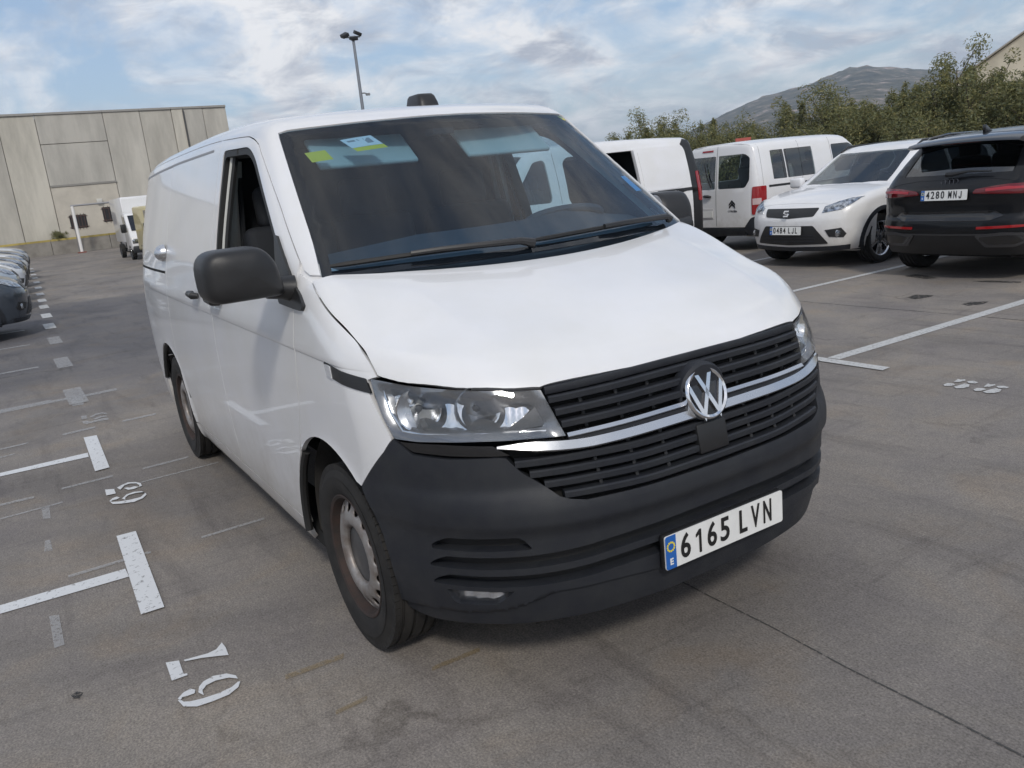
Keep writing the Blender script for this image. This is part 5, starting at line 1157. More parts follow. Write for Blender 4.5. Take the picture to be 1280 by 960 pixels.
# ------------------------------------------------------------------ the other vehicles: same panel method, other shapes
def car_surface(side, tapx, hood, roof, nose, plan, ws, rw, tail, tplan, kside=.10, zb=.20, arches=(), kn=.07):
    side, tapx, hood, roof, nose, plan, tail, tplan = [pch(*q) for q in (side, tapx, hood, roof, nose, plan, tail, tplan)]
    def F(P):
        x, y, z = P[..., 0], P[..., 1], P[..., 2]; a = np.abs(y)
        ys = side(z)-tapx(x)
        for ax, zc in arches:
            r = np.hypot(x-ax, z-zc); ys = ys+.016*np.exp(-((r-.37)/.05)**2)
        d1 = ys-a
        dh = (hood(x)-.06*a*a-z)*.93
        dw = (ws[0]-ws[2]*(z-ws[1])-ws[3]*a*a-x)/math.hypot(1, ws[2])
        dr = roof(x)-.07*a*a-.10*np.maximum(a-.4, 0)**2-z
        db = (x-(rw[0]+rw[2]*(z-rw[1])+rw[3]*a*a))/math.hypot(1, rw[2])
        cab = smin(smin(smin(dw, dr, .06), db, .06), d1, kside); low = smin(dh, d1, kside)
        f = np.maximum(cab, low)
        f = smin(f, (nose(z)-plan(a)-x)*.9, kn); f = smin(f, (x-(tail(z)+tplan(a)))*.9, kn)
        return smin(f, z-zb, .05)
    return F
class Car:
    def __init__(s, root, F, paint, zc=.72, nose_c=-.2, tail_c=-2.4, res=.05):
        s.r = root; s.F = F; s.paint = paint; s.hc = HC(zc, .8); s.nose = VC(nose_c, .8); s.tail = VC(tail_c, .8, back=True); s.res = res
    def side3(s, pts, sg): return solve(s.F, SIDE[sg], NS(pts))
    def hcl(s, pts, sg): return [tuple(q) for q in s.hc.inv(s.side3(pts, sg))]
    def shell(s, x0, x1, vmax, holes_side, holes3):
        """paint shell between stations x0..x1, wheel arches and windows cut out"""
        outer = [(x0, -vmax), (x1, -vmax), (x1, vmax), (x0, vmax)]; loops = [outer]
        for h in holes_side:
            for sg in (-1, 1): loops.append(s.hcl(dens(h, .06), sg))
        for h in holes3: loops.append([tuple(q) for q in s.hc.inv(h)])
        return panel('body', s.F, s.hc, loops, s.paint, s.r, res=s.res, flange=.02)
    def cap(s, nm, pr, u, z0, z1, off=-.002, paint=None, z1s=None):
        L = [(-u, z0), (u, z0), (u, z1s or z1), (u*.55, z1), (-u*.55, z1), (-u, z1s or z1)]
        return panel(nm, s.F, pr, [dens(L, .1)], paint or s.paint, s.r, off=off, res=s.res, flange=0)
    def patch(s, nm, pr, pts, m, off=.004, parent=None, r=0., res=None, flange=None, loops=None):
        L = [tuple(q) for q in pr.inv(onF(s.F, pr, NS(pts)))]
        if r: L = rnd(L, r)
        return panel(nm, s.F, pr, [L], m, parent or s.r, off=off, res=res or s.res*.7, flange=(off+.004 if flange is None else flange) if off > 0 else 0)
    def sidepatch(s, nm, pts, m, sides=(-1, 1), off=.004, r=0., parent=None, flange=None):
        o = []
        for sg in sides:
            L = rnd(pts, r) if r else pts
            o.append(panel(nm, s.F, SIDE[sg], [L], m, parent or s.r, off=off, res=s.res*.8, flange=(off+.004 if flange is None else flange) if off > 0 else 0))
        return o
    def gap(s, pts, sides=(-1, 1), w=.005):
        for sg in sides:
            P = dens(pts, .06, False); t = np.gradient(P, axis=0); t /= np.linalg.norm(t, axis=1)[:, None]; n = np.stack([-t[:, 1], t[:, 0]], 1)
            L = [tuple(q) for q in P+n*w*.5]+[tuple(q) for q in (P-n*w*.5)[::-1]]
            panel('shut_line', s.F, SIDE[sg], [L], DARK, s.r, off=.0012, res=.08, flange=0)
    def plate(s, d, l, P, n, up=(0, 0, 1)):
        n = Vector(n).normalized(); e = Vector(up).cross(n).normalized(); u = n.cross(e)
        Mx = Matrix((e, u, n)).transposed().to_4x4(); Mx.translation = P; return number_plate(s.r, d, l, Mx)
    def seats(s, xs, half=.36, z=.62, m=None):
        for x in xs:
            for y in (-half, half):
                st = bpy.data.objects.new('seat', None); link(st, s.r); m_ = m or CABDRK
                q = MB(); q.box((x+.18, y, z), (.24, .23, .07)); q.build('seat_cushion', m_, st, bevel=.04)
                q = MB(); q.box((x-.08, y, z+.34), (.06, .23, .30), M=Matrix.Rotation(R(-14), 3, 'Y')); q.build('seat_back', m_, st, bevel=.05)
                q = MB(); q.box((x-.17, y, z+.72), (.045, .12, .085), M=Matrix.Rotation(R(-10), 3, 'Y')); q.build('headrest', m_, st, bevel=.035)
    def under(s, x0, x1, w=.60):
        q = MB(); q.box(((x0+x1)/2, 0, .34), ((x1-x0)/2, w, .10)); q.build('underbody', DARK, s.r)
        q = MB(); q.box(((x0+x1)/2, 0, .58), ((x1-x0)/2*.98, w+.10, .10)); q.build('cabin_floor', DARK, s.r)
TINT = glass('tinted_glass', (.22, .25, .27), 1.8); GREENGL = glass('car_glass', (.70, .78, .77), 1.6, haze=.03)
LAMPB2 = mat('lamp_silver_far', (.62, .64, .67), .18, metal=.9, var=.5, vscale=22, tint=(.10, .11, .12))
SOOT = mat('rear_lamp_dark', (.12, .02, .02), .2, coat=.5)
def arch_loop(cx, cz, r): return arc(cx, cz, r, r, -28, 208, 26)
# ---------- small white crossover facing the camera
def make_crossover(root, paint, detail=True, res=.05):
    F = car_surface(side=([.15, .22, .3, .5, .7, .85, .95, 1.1, 1.3, 1.45, 1.6], [.78, .82, .86, .885, .89, .882, .868, .825, .748, .675, .58]),
                    tapx=([-3.4, -3.0, -2.5, 0, .3, .5, .7, .85], [.10, .04, 0, 0, .012, .05, .12, .22]),
                    hood=([-3.2, -.6, -.3, 0, .3, .5, .65, .75, .85], [1.02, 1.04, 1.035, 1.005, .955, .905, .845, .77, .64]),
                    roof=([-3.4, -3.0, -2.6, -2.0, -1.4, -1.1, -.8], [1.40, 1.465, 1.51, 1.545, 1.535, 1.495, 1.40]),
                    nose=([.15, .25, .35, .5, .62, .72, .80, .90], [.68, .76, .80, .82, .82, .80, .76, .66]), plan=([0, .3, .5, .65, .75, .85, .95], [0, .02, .06, .125, .20, .34, .6]),
                    ws=(-.30, 1.03, 1.80, .22), rw=(-3.20, 1.05, .75, .08), tail=([.2, .35, .5, .8, 1.0, 1.1], [-3.2, -3.28, -3.31, -3.30, -3.25, -3.2]), tplan=([0, .4, .7, .85, .95], [0, .02, .09, .2, .4]), arches=((0, .33), (-2.566, .33)))
    c = Car(root, F, paint, .74, -.1, -2.4, res)
    wins = [rnd([(-.78, 1.075), (-1.62, 1.09), (-1.64, 1.425), (-1.36, 1.42), (-1.18, 1.36)], .04), rnd([(-1.70, 1.09), (-2.62, 1.13), (-2.70, 1.30), (-2.55, 1.40), (-1.72, 1.425)], .05)]
    wsp = [(-.40, -.66, 1.06), (-.33, -.33, 1.055), (-.31, 0, 1.05), (-.33, .33, 1.055), (-.40, .66, 1.06), (-.78, .62, 1.25), (-1.10, .575, 1.425), (-1.04, .30, 1.445), (-1.02, 0, 1.45), (-1.04, -.30, 1.445), (-1.10, -.575, 1.425), (-.78, -.62, 1.25)]
    wdir = DP((.5, 0, .87), (-1.05, 0, .95), (0, 1, 0), 1.2); W3 = onF(F, wdir, NS(wsp))
    al = [arch_loop(0, .33, .375), arch_loop(-2.566, .33, .375)]
    c.shell(-3.14, .62, 1.66, al+wins, [W3])
    fb = c.cap('front_bumper', c.nose, 1.05, .24, .90, z1s=.80); c.cap('tailgate', c.tail, .92, .30, 1.15, z1s=1.05)
    panel('windscreen', F, wdir, [[tuple(q) for q in wdir.inv(W3)]], GREENGL, root, off=-.004, res=.1, flange=0)
    for w_ in wins:
        for sg in (-1, 1): panel('window_glass', F, SIDE[sg], [w_], TINT, root, off=-.006, res=.1, flange=0)
    c.seats((-1.25,), .36, .62); c.under(-3.1, .55)
    q = MB(); q.box((-.62, 0, .93), (.22, .66, .08)); q.build('dashboard', DASH, root, bevel=.04)
    q = MB(); q.tube([(-.80+.16*math.cos(a)*.5, .36+.17*math.sin(a), 1.0+.16*math.cos(a)) for a in np.linspace(0, 6.28, 20)], .014, 6); q.build('steering_wheel', CABDRK, root)
    for sg in (-1, 1):
        for wx in (0, -2.566): wheel(root, (wx, sg*.775, .325), sg, .325, .205, .222, 'alloy' if detail else 'black', 40)
        # black wheel-arch and sill cladding
        for wx in (0, -2.566):
            ro, ri = arc(wx, .33, .425, .425, -10, 190, 24), arc(wx, .33, .372, .372, -14, 194, 24)
            panel('arch_cladding', F, SIDE[sg], [ro+ri[::-1]], PLASTIC, root, off=.006, res=.05, flange=.02)
            q = MB(); q.add([(wx+.38*math.cos(a), sg*yy, .33+.38*math.sin(a)) for a in np.linspace(-.3, 3.44, 20) for yy in (.87, .55)], [(2*i, 2*i+1, 2*i+3, 2*i+2) for i in range(19)]); q.build('arch_liner', DARK, root)
        q = MB(); q.box((-1.283, sg*.845, .27), (.89, .035, .06)); q.build('sill_cladding', PLASTIC, root, bevel=.015)
        h3 = [(.46, .735, .735), (.60, .665, .79), (.40, .80, .86), (.16, .868, .915), (.22, .855, .86), (.38, .79, .755)]
        h3 = [(.735, .50, .735), (.70, .57, .745), (.60, .70, .765), (.36, .815, .885), (.30, .825, .90), (.45, .775, .895), (.60, .68, .862), (.715, .53, .81)]
        hl = c.patch('headlamp', c.nose, [(x, sg*y, z) for x, y, z in h3], LAMPB2, .006)
        fg = c.patch('fog_lamp_surround', c.nose, [(.72, sg*.53, .515), (.62, sg*.70, .535), (.57, sg*.74, .455), (.60, sg*.72, .41), (.70, sg*.58, .425)], PLAST2, .005)
        P = onF(F, c.nose, NS([(.65, sg*.655, .465)]))[0]; q = MB(); q.lathe([(0, .012), (.03, .012), (.045, .004), (.048, -.02)], 20, Matrix(((0, 1, 0), (1, 0, 0), (0, 0, 1)))); q.V = [(x+P[0], y+P[1], z+P[2]) for x, y, z in q.V]; q.build('fog_lamp', LAMPB2, fg, smooth=True)
        # mirror
        q = MB(); q.box((-.62, sg*.985, 1.07), (.06, .11, .075)); m_ = q.build('door_mirror', paint, root, bevel=.035, seg=3)
        q = MB(); q.tube([(-.62, sg*.90, 1.03), (-.62, sg*.86, 1.02)], .025, 8); q.build('mirror_foot', PLAST2, m_)
        q = MB(); P = [tuple(solve(F, TOPP, NS([(x, sg*.60)]))[0]+NS([0, 0, h])) for x, h in ((-1.15, .004), (-1.30, .035), (-2.3, .04), (-2.75, .03), (-2.9, .004))]; q.tube(P, .016, 8); q.build('roof_rail', PLAST2, root, smooth=True)
        tl = c.patch('rear_lamp', c.tail, [(-3.27, sg*.52, .98), (-3.20, sg*.70, .98), (-3.05, sg*.80, .96), (-3.05, sg*.80, .82), (-3.24, sg*.62, .84)], REDLENS, .006)
    c.gap([(-.42, 1.03), (-.40, .75), (-.47, .42), (-.52, .34)]); c.gap([(-1.66, 1.45), (-1.66, .75), (-1.62, .34)]); c.gap([(-2.60, 1.12), (-2.40, .80), (-2.25, .66)])
    c.patch('upper_grille', c.nose, [(.79, -.49, .80), (.80, .49, .80), (.79, .40, .695), (.81, 0, .672), (.79, -.40, .695)], PLAST2, .004, r=.02)
    q = c.patch('lower_grille', c.nose, [(.80, -.40, .575), (.80, .40, .575), (.72, .585, .335), (.80, 0, .315), (.72, -.585, .335)], PLAST2, .005, r=.02)
    for z in (.36, .40, .44): c.patch('grille_bar', c.nose, [(.8, -.42, z), (.8, .42, z), (.8, .42, z+.012), (.8, -.42, z+.012)], PLASTIC, .010, q)
    c.patch('lower_lip', c.nose, [(.75, -.62, .30), (.80, 0, .285), (.75, .62, .30), (.55, .80, .31), (.55, .80, .245), (.78, 0, .235), (.55, -.80, .245), (.55, -.80, .31)], PLASTIC, .007)
    return c
# ---------- far-off parked cars in the left-hand row
def stylised_s(root, P, n, r):
    """small chrome S-shaped emblem"""
    n = Vector(n).normalized(); e = Vector((0, 0, 1)).cross(n).normalized(); u = n.cross(e)
    for k, pts in enumerate(([(-.9, .15), (-.55, .80), (.95, .80), (.80, .45), (-.30, .45), (-.50, .10), (.30, -.05), (.30, -.20), (-.70, -.02)], [(.9, -.15), (.55, -.80), (-.95, -.80), (-.80, -.45), (.30, -.45), (.50, -.10), (.30, -.04), (.45, .10), (.70, .02)])):
        q = MB(); q.prism([(a*r, b*r) for a, b in pts], 0, .008); q.V = [tuple(Vector(P)+e*v[0]+u*v[1]+n*v[2]) for v in q.V]; q.build('emblem', CHROME, root)
XO = thing('white_crossover', 'small white crossover facing the camera between delivery car and dark car', 'car', (-5.02, 8.22, 0), R(-90))
cx_ = make_crossover(XO, WHITE)
cx_.plate('0484', 'LJL', (.838, -.02, .515), (1, 0, .08)); stylised_s(XO, (.828, 0, .742), (1, 0, .12), .052)
ROWCARS = [(-12.35, -1.42, (.045, .055, .070), 'dark grey blue car, nearest and lowest of the left row', 'parked_car'),
           (-16.75, -1.40, (.42, .47, .52), 'pale silver blue car second in the left row', 'parked_car'),
           (-19.15, -1.22, (.72, .73, .74), 'white car third in the left row behind the silver one', 'parked_car'),
           (-21.55, -1.10, (.025, .027, .032), 'black car fourth in the left row between two white ones', 'parked_car'),
           (-24.3, -.98, (.70, .71, .72), 'white hatchback fifth in the left row', 'parked_car'),
           (-27.6, -.86, (.020, .022, .028), 'black car sixth in the left row with shiny bonnet', 'parked_car'),
           (-31.8, -.68, (.55, .56, .57), 'whitish car at the far end of the left row', 'parked_car')]
PPAINT = mat('car_paint_base', (.3, .3, .3), .25, coat=.8); PROTO = None
def recolour(o, m):
    for sl in o.material_slots:
        if sl.material == PPAINT: sl.link = 'OBJECT'; sl.material = m
    for ch in o.children: recolour(ch, m)
def parked(nm, lb, loc, rz, m, grp=None):
    global PROTO
    if PROTO is None:
        PROTO = thing(nm, lb, 'car', loc, rz, grp); make_crossover(PROTO, PPAINT, False, .08); t = PROTO
    else:
        t = copy_tree(PROTO); t.location = loc; t.rotation_euler = (0, 0, rz); tag(t, lb, 'car', grp)
        if not grp and 'group' in t: del t['group']
    return t, m
LOT = []
for i, (x, y, c_, lb, nm) in enumerate(ROWCARS):
    LOT.append(parked(nm, lb, (x, y-.82, 0), R(90), mat('car_paint_%d' % i, c_, .25, metal=.3 if i in (0, 1) else 0., coat=.8), 'cars parked along the left row'))
LOT.append(parked('parked_car', 'pale car beyond the box truck near the goal', (-38.5, 4.4, 0), 0, mat('far_silver', (.40, .44, .50), .25, metal=.3, coat=.8)))
for t, m in LOT: recolour(t, m)
# ---------- white delivery car with glazed rear doors
def make_delivery():
    root = thing('delivery_car', 'white high-roofed delivery car showing glazed rear doors and red lamp', 'car', (-7.74, 8.87+3.45, 0), R(90))
    F = car_surface(side=([.2, .28, .4, .7, .95, 1.05, 1.3, 1.6, 1.75, 1.9], [.83, .87, .89, .905, .90, .888, .845, .775, .73, .66]),
                    tapx=([-3.6, -3.4, -3.0, 0, .3, .6, .85], [.07, .035, 0, 0, .02, .10, .25]),
                    hood=([-3.2, -.5, -.1, .3, .6, .8, .95], [1.06, 1.10, 1.09, 1.02, .93, .82, .65]),
                    roof=([-3.6, -3.3, -2.5, -1.4, -1.0, -.7], [1.73, 1.775, 1.80, 1.795, 1.765, 1.69]),
                    nose=([.2, .4, .6, .8, .95], [.82, .90, .91, .87, .76]), plan=([0, .4, .7, .85, .95], [0, .04, .16, .34, .6]),
                    ws=(-.12, 1.10, 1.25, .20), rw=(-3.46, 1.0, .11, .02), tail=([.25, .4, .6, 1.0, 1.5, 1.75], [-3.42, -3.46, -3.46, -3.45, -3.405, -3.36]), tplan=([0, .5, .7, .82, .90, .97], [0, .012, .032, .075, .16, .3]), kn=.04, arches=((0, .33), (-2.728, .33)))
    c = Car(root, F, WHITE, .9, -.1, -2.5, .05)
    wins = [rnd([(-2.02, 1.13), (-2.72, 1.13), (-2.72, 1.60), (-2.02, 1.60)], .02), rnd([(-2.74, 1.13), (-3.05, 1.135), (-3.16, 1.24), (-3.15, 1.48), (-3.02, 1.60), (-2.74, 1.60)], [0.02, .04, .06, .06, .05, .02]), rnd([(-.62, 1.13), (-1.45, 1.13), (-1.45, 1.60), (-.98, 1.60), (-.80, 1.52)], .04)]
    wins[0] = rnd([(-1.96, 1.13), (-2.66, 1.13), (-2.66, 1.60), (-1.96, 1.60)], .03); wins[1] = rnd([(-2.68, 1.13), (-3.02, 1.135), (-3.15, 1.24), (-3.15, 1.47), (-3.0, 1.60), (-2.68, 1.60)], [.02, .05, .06, .06, .06, .02])
    al = [arch_loop(0, .33, .37), arch_loop(-2.728, .33, .37)]
    c.shell(-3.33, .62, 1.50, al+wins, [])
    rear = c.tail
    rwn = [[(-3.42, -.03, 1.04), (-3.42, -.03, 1.585), (-3.38, -.60, 1.585), (-3.37, -.70, 1.52), (-3.40, -.70, 1.16), (-3.42, -.62, 1.04)], [(-3.42, .03, 1.04), (-3.42, .62, 1.04), (-3.40, .70, 1.16), (-3.37, .70, 1.52), (-3.38, .60, 1.585), (-3.42, .03, 1.585)]]
    L = [(-.88, .40), (.88, .40), (.84, 1.10), (.80, 1.70), (.5, 1.765), (-.5, 1.765), (-.80, 1.70), (-.84, 1.10)]
    holes = [rnd([tuple(q) for q in rear.inv(onF(F, rear, NS(r)))], .03) for r in rwn]
    rd = panel('rear_doors', F, rear, [dens(L, .1)]+holes, WHITE, root, off=-.002, res=.05, flange=.015)
    for h in holes: panel('rear_window', F, rear, [h], GREENGL, rd, off=-.010, res=.1, flange=0)
    for h in holes:
        pass
    c.cap('nose', c.nose, 1.0, .26, .95, z1s=.85)
    # wipers, gap, handle, brake lamp
    q = MB(); P = onF(F, rear, NS([(-3.4, .10, 1.07), (-3.4, .20, 1.25), (-3.4, .28, 1.48)]))-NS([.02, 0, 0]); q.tube(P, [.016, .012, .008], 6); q.build('rear_wiper', PLAST2, rd)
    c.patch('door_gap', rear, [(-3.4, -.004, .42), (-3.4, .004, .42), (-3.4, .004, 1.74), (-3.4, -.004, 1.74)], mat('gap_grey', (.16, .16, .16), .8), .0015, rd, flange=0)
    P = onF(F, rear, NS([(-3.4, .20, .93)]))[0]; q = MB(); q.tube([(P[0]-.005, .29, .93), (P[0]-.035, .24, .935), (P[0]-.035, .15, .93), (P[0]-.01, .11, .92)], [.018, .024, .024, .016], 8); q.build('door_handle', PLAST2, rd, smooth=True)
    c.patch('high_brake_lamp', rear, [(-3.38, .10, 1.66), (-3.38, .36, 1.66), (-3.38, .36, 1.69), (-3.38, .10, 1.69)], REDLENS, .006, rd)
    for sg in (-1, 1):
        for wx in (0, -2.728):
            wheel(root, (wx, sg*.785, .32), sg, .32, .20, .205, 'steel', 36)
            q = MB(); q.add([(wx+.375*math.cos(a), sg*yy, .33+.375*math.sin(a)) for a in np.linspace(-.3, 3.44, 20) for yy in (.88, .55)], [(2*i, 2*i+1, 2*i+3, 2*i+2) for i in range(19)]); q.build('arch_liner', DARK, root)
        for w_ in wins: panel('window_glass', F, SIDE[sg], [w_], GREENGL, root, off=-.006, res=.1, flange=0)
        panel('pillar_black', F, SIDE[sg], [[(-2.60, 1.13), (-2.74, 1.13), (-2.74, 1.60), (-2.60, 1.60)]], GLOSSB, root, off=-.004, res=.1, flange=0)
        # tail lamp wraps the corner
        lp = [(-3.40, sg*.745, .60), (-3.22, sg*.895, .60), (-3.22, sg*.89, .80), (-3.21, sg*.885, 1.05), (-3.38, sg*.75, 1.05), (-3.40, sg*.745, .85)]
        lm = c.patch('rear_lamp', rear, lp, REDLENS, .012, r=.02)
        c.patch('reversing_lamp', rear, [(-3.40, sg*.765, .76), (-3.30, sg*.85, .76), (-3.30, sg*.85, .86), (-3.40, sg*.765, .86)], mat('pinkish_lens', (.55, .42, .42), .2), .015, lm)
        bc = c.patch('bumper_corner', rear, [(-3.44, sg*.60, .36), (-3.40, sg*.74, .56), (-3.15, sg*.89, .60), (-3.05, sg*.89, .60), (-3.05, sg*.88, .28), (-3.40, sg*.70, .27)], PLASTIC, .03, r=.03)
        panel('door_rail', F, SIDE[sg], [rnd([(-3.14, 1.015), (-3.14, 1.05), (-2.20, 1.045), (-2.20, 1.01)], .006)], PLAST2, root, off=.004, res=.1, flange=.01)
    c.patch('rear_bumper', rear, [(-3.44, -.64, .27), (-3.44, -.64, .38), (-3.46, 0, .40), (-3.44, .64, .38), (-3.44, .64, .27), (-3.45, 0, .26)], PLASTIC, .035)
    c.gap([(-1.48, 1.72), (-1.48, .80), (-1.45, .34)]); c.gap([(-2.28, 1.72), (-2.28, 1.13)]); c.gap([(-.55, 1.1), (-.50, .8), (-.47, .5)]); c.gap([(-2.30, 1.13), (-2.34, .72)]); c.gap([(-3.22, 1.72), (-3.25, 1.06)], w=.004)
    # chevron emblem and name on the right-hand door
    P = onF(F, rear, NS([(-3.45, -.36, .77)]))[0]; ex = Vector((0, -1, 0)); uz = Vector((0, 0, 1)); nn = Vector((-1, 0, 0))
    for dz in (0, .047):
        q = MB(); q.prism([(-.066, -.027), (0, .035), (.066, -.027), (.066, -.056), (0, .0), (-.066, -.056)], 0, .008)
        q.V = [tuple(Vector(P)+ex*v[0]+uz*(v[1]+dz)+nn*v[2]) for v in q.V]; q.build('emblem_chevron', mat('dark_chrome', (.10, .10, .11), .25, metal=.8), rd)
    Mx = Matrix((ex, uz, nn)).transposed().to_4x4(); Mx.translation = Vector(P)+nn*.002+uz*-.105; text_mesh('name_badge', 'CITRO\u00cbN', .030, MATS['dark_chrome'], rd, Mx, 1.1, .002)
    c.plate('1739', 'KDT', (-3.466, .33, .62), (-1, 0, 0)) if False else None
    q = MB(); P = onF(F, rear, NS([(-3.45, .34, .63)]))[0]; q.box((P[0]-.004, .34, .63), (.006, .27, .09)); pr_ = q.build('plate_recess', mat('recess_grey', (.45, .45, .46), .5), rd, bevel=.01)
    q = MB(); q.box((P[0]-.013, .34, .625), (.003, .26, .055)); pl = q.build('number_plate', PLATEW, root)
    c.seats((-1.25, -2.1), .36, .72, mat('grey_seat', (.16, .16, .165), .8)); c.under(-3.2, .6)
    q = MB(); q.box((-2.9, 0, .75), (.3, .7, .06)); q.build('load_cover', CABDRK, root)
    q = MB(); P = solve(F, TOPP, NS([(-1.0, .0)]))[0]; q.tube([(P[0], 0, P[2]), (P[0]-.25, 0, P[2]+.14)], [.008, .004], 6); q.build('antenna', PLAST2, root)
    return root
make_delivery()
# ---------- dark crossover seen from behind
def make_dark():
    root = thing('dark_crossover', 'black blue crossover seen from behind at the right edge', 'car', (-2.63, 7.06+3.58, 0), R(90))
    paint = mat('dark_blue_paint', (.004, .0045, .006), .40, coat=.5, coat_r=.02, spec=.15)
    F = car_surface(side=([.2, .3, .4, .6, .85, .98, 1.08, 1.3, 1.45, 1.6], [.82, .87, .90, .925, .928, .912, .875, .775, .69, .58]),
                    tapx=([-3.7, -3.5, -3.2, -2.9, 0, .4, .8], [.16, .10, .045, .01, 0, .03, .2]),
                    hood=([-3.6, -3.2, -.6, -.3, 0, .5, .8, .95], [1.02, 1.06, 1.08, 1.07, 1.04, .95, .82, .65]),
                    roof=([-3.7, -3.3, -2.9, -2.2, -1.4, -1.1, -.8], [1.44, 1.50, 1.545, 1.585, 1.565, 1.52, 1.42]),
                    nose=([.2, .4, .6, .8, .95], [.82, .88, .90, .86, .70]), plan=([0, .4, .7, .85, .95], [0, .05, .16, .34, .6]),
                    ws=(-.35, 1.06, 1.7, .2), rw=(-3.46, 1.06, 1.08, .10), tail=([.2, .3, .42, .56, .64, .72, .80, .95, 1.03, 1.12], [-3.40, -3.49, -3.55, -3.58, -3.575, -3.545, -3.545, -3.555, -3.53, -3.46]), tplan=([0, .4, .65, .8, .9, .98], [0, .02, .075, .165, .29, .5]), kn=.05, arches=((0, .36), (-2.68, .36)))
    c = Car(root, F, paint, .80, -.1, -2.5, .05)
    wins = [rnd([(-.85, 1.12), (-1.75, 1.13), (-1.75, 1.47), (-1.40, 1.46), (-1.20, 1.38)], .04), rnd([(-1.80, 1.13), (-2.55, 1.14), (-2.95, 1.24), (-2.80, 1.40), (-1.80, 1.47)], .05)]
    rwn = [(-3.36, -.60, 1.13), (-3.44, -.30, 1.10), (-3.45, 0, 1.095), (-3.44, .30, 1.10), (-3.36, .60, 1.13), (-3.05, .56, 1.36), (-3.03, .30, 1.41), (-3.02, 0, 1.42), (-3.03, -.30, 1.41), (-3.05, -.56, 1.36)]
    bd = DP((-.68, 0, .73), (-2.75, 0, .95), (0, 1, 0), 1.2); W3 = onF(F, bd, NS(rwn))
    al = [arch_loop(0, .36, .385), arch_loop(-2.68, .36, .385)]
    c.shell(-3.42, .62, 1.62, al+wins, [W3])
    tg = c.cap('tailgate', c.tail, .98, .52, 1.14, z1s=1.0); c.cap('nose', c.nose, 1.0, .28, .95, z1s=.85)
    lw = c.cap('rear_bumper', c.tail, .98, .28, .52, -.0005, paint=mat('lower_bumper_dark', (.010, .010, .011), .45))
    panel('rear_window', F, bd, [[tuple(q) for q in bd.inv(W3)]], TINT, root, off=-.004, res=.08, flange=0)
    # dark sheet added across the cabin to look like shade behind tinted glass
    q = MB(); q.box((-2.0, 0, .90), (1.15, .70, .06)); q.build('cabin_dark_sheet', DARK, root)
    for w_ in wins:
        for sg in (-1, 1): panel('window_glass', F, SIDE[sg], [w_], TINT, root, off=-.006, res=.1, flange=0)
    # roof spoiler
    vv = []; ys_ = np.linspace(-.62, .62, 15)
    for y in ys_:
        k = 1-(y/.62)**4*.25; zt = 1.505-.06*y*y
        vv += [(-2.95, y, zt+.035), (-3.20-.06*k, y, zt-.005), (-3.24-.06*k, y, zt-.035), (-3.20, y, zt-.055), (-2.95, y, zt-.03)]
    q = MB(); q.add(vv, [(5*i+j, 5*i+(j+1) % 5, 5*i+5+(j+1) % 5, 5*i+5+j) for i in range(14) for j in range(5)]+[(0, 1, 2, 3, 4), tuple(range(70, 75))[::-1]]); sp = q.build('roof_spoiler', GLOSSB, root, smooth=True, sharp=40)
    q = MB(); q.box((-3.262, 0, 1.466), (.004, .22, .007)); q.build('high_brake_lamp', SOOT, sp)
    # wiper
    P = onF(F, bd, NS([(-3.42, .0, 1.13), (-3.40, -.18, 1.16), (-3.40, -.42, 1.155)])); P = P+NS([-.03, 0, .03]); q = MB(); q.tube([P[0]+NS([0, .06, 0]), P[0], P[1], P[2]], [.025, .024, .012, .007], 8); q.build('rear_wiper', PLAST2, root, smooth=True)
    for sg in (-1, 1):
        for wx in (0, -2.68):
            wheel(root, (wx, sg*.80, .355), sg, .355, .235, .235, 'alloy', 40)
            q = MB(); q.add([(wx+.39*math.cos(a), sg*yy, .36+.39*math.sin(a)) for a in np.linspace(-.3, 3.44, 20) for yy in (.90, .55)], [(2*i, 2*i+1, 2*i+3, 2*i+2) for i in range(19)]); q.build('arch_liner', DARK, root)
            panel('arch_cladding', F, SIDE[sg], [arc(wx, .36, .43, .43, -10, 190, 24)+arc(wx, .36, .383, .383, -14, 194, 24)[::-1]], PLAST2, root, off=.005, res=.06, flange=.02)
        lamp = [(-3.545, sg*.30, .940), (-3.55, sg*.33, .980), (-3.45, sg*.62, 1.015), (-3.25, sg*.84, 1.02), (-3.05, sg*.90, 1.0), (-3.10, sg*.905, .93), (-3.30, sg*.83, .91), (-3.48, sg*.58, .925)]
        lm = c.patch('rear_lamp', c.tail, lamp, mat('deep_red_lens', (.12, .006, .009), .12, coat=.6), .010, r=.015)
        c.patch('lamp_stripe', c.tail, [(-3.50, sg*.42, .955), (-3.45, sg*.62, .965), (-3.30, sg*.82, .965), (-3.30, sg*.82, .985), (-3.45, sg*.62, .990), (-3.50, sg*.42, .978)], mat('bright_red_lens', (.36, .03, .04), .2), .014, lm)
        c.patch('bumper_reflector', c.tail, [(-3.55, sg*.36, .565), (-3.45, sg*.70, .575), (-3.35, sg*.80, .58), (-3.35, sg*.80, .60), (-3.45, sg*.70, .602), (-3.55, sg*.36, .592)], REDLENS, .006)
        tr = [(-3.55, sg*.34, .50), (-3.50, sg*.60, .53), (-3.40, sg*.76, .52), (-3.38, sg*.80, .43), (-3.45, sg*.72, .375), (-3.52, sg*.44, .375)]
        ex = c.patch('exhaust_trim', c.tail, tr, mat('dark_silver', (.09, .09, .095), .35, metal=.7), .012, r=.02)
        cn = NS(tr).mean(0); c.patch('exhaust_panel', c.tail, [tuple(cn+(NS(p_)-cn)*NS([1, .84, .62])) for p_ in tr], GLOSSB, .016, ex, r=.02)
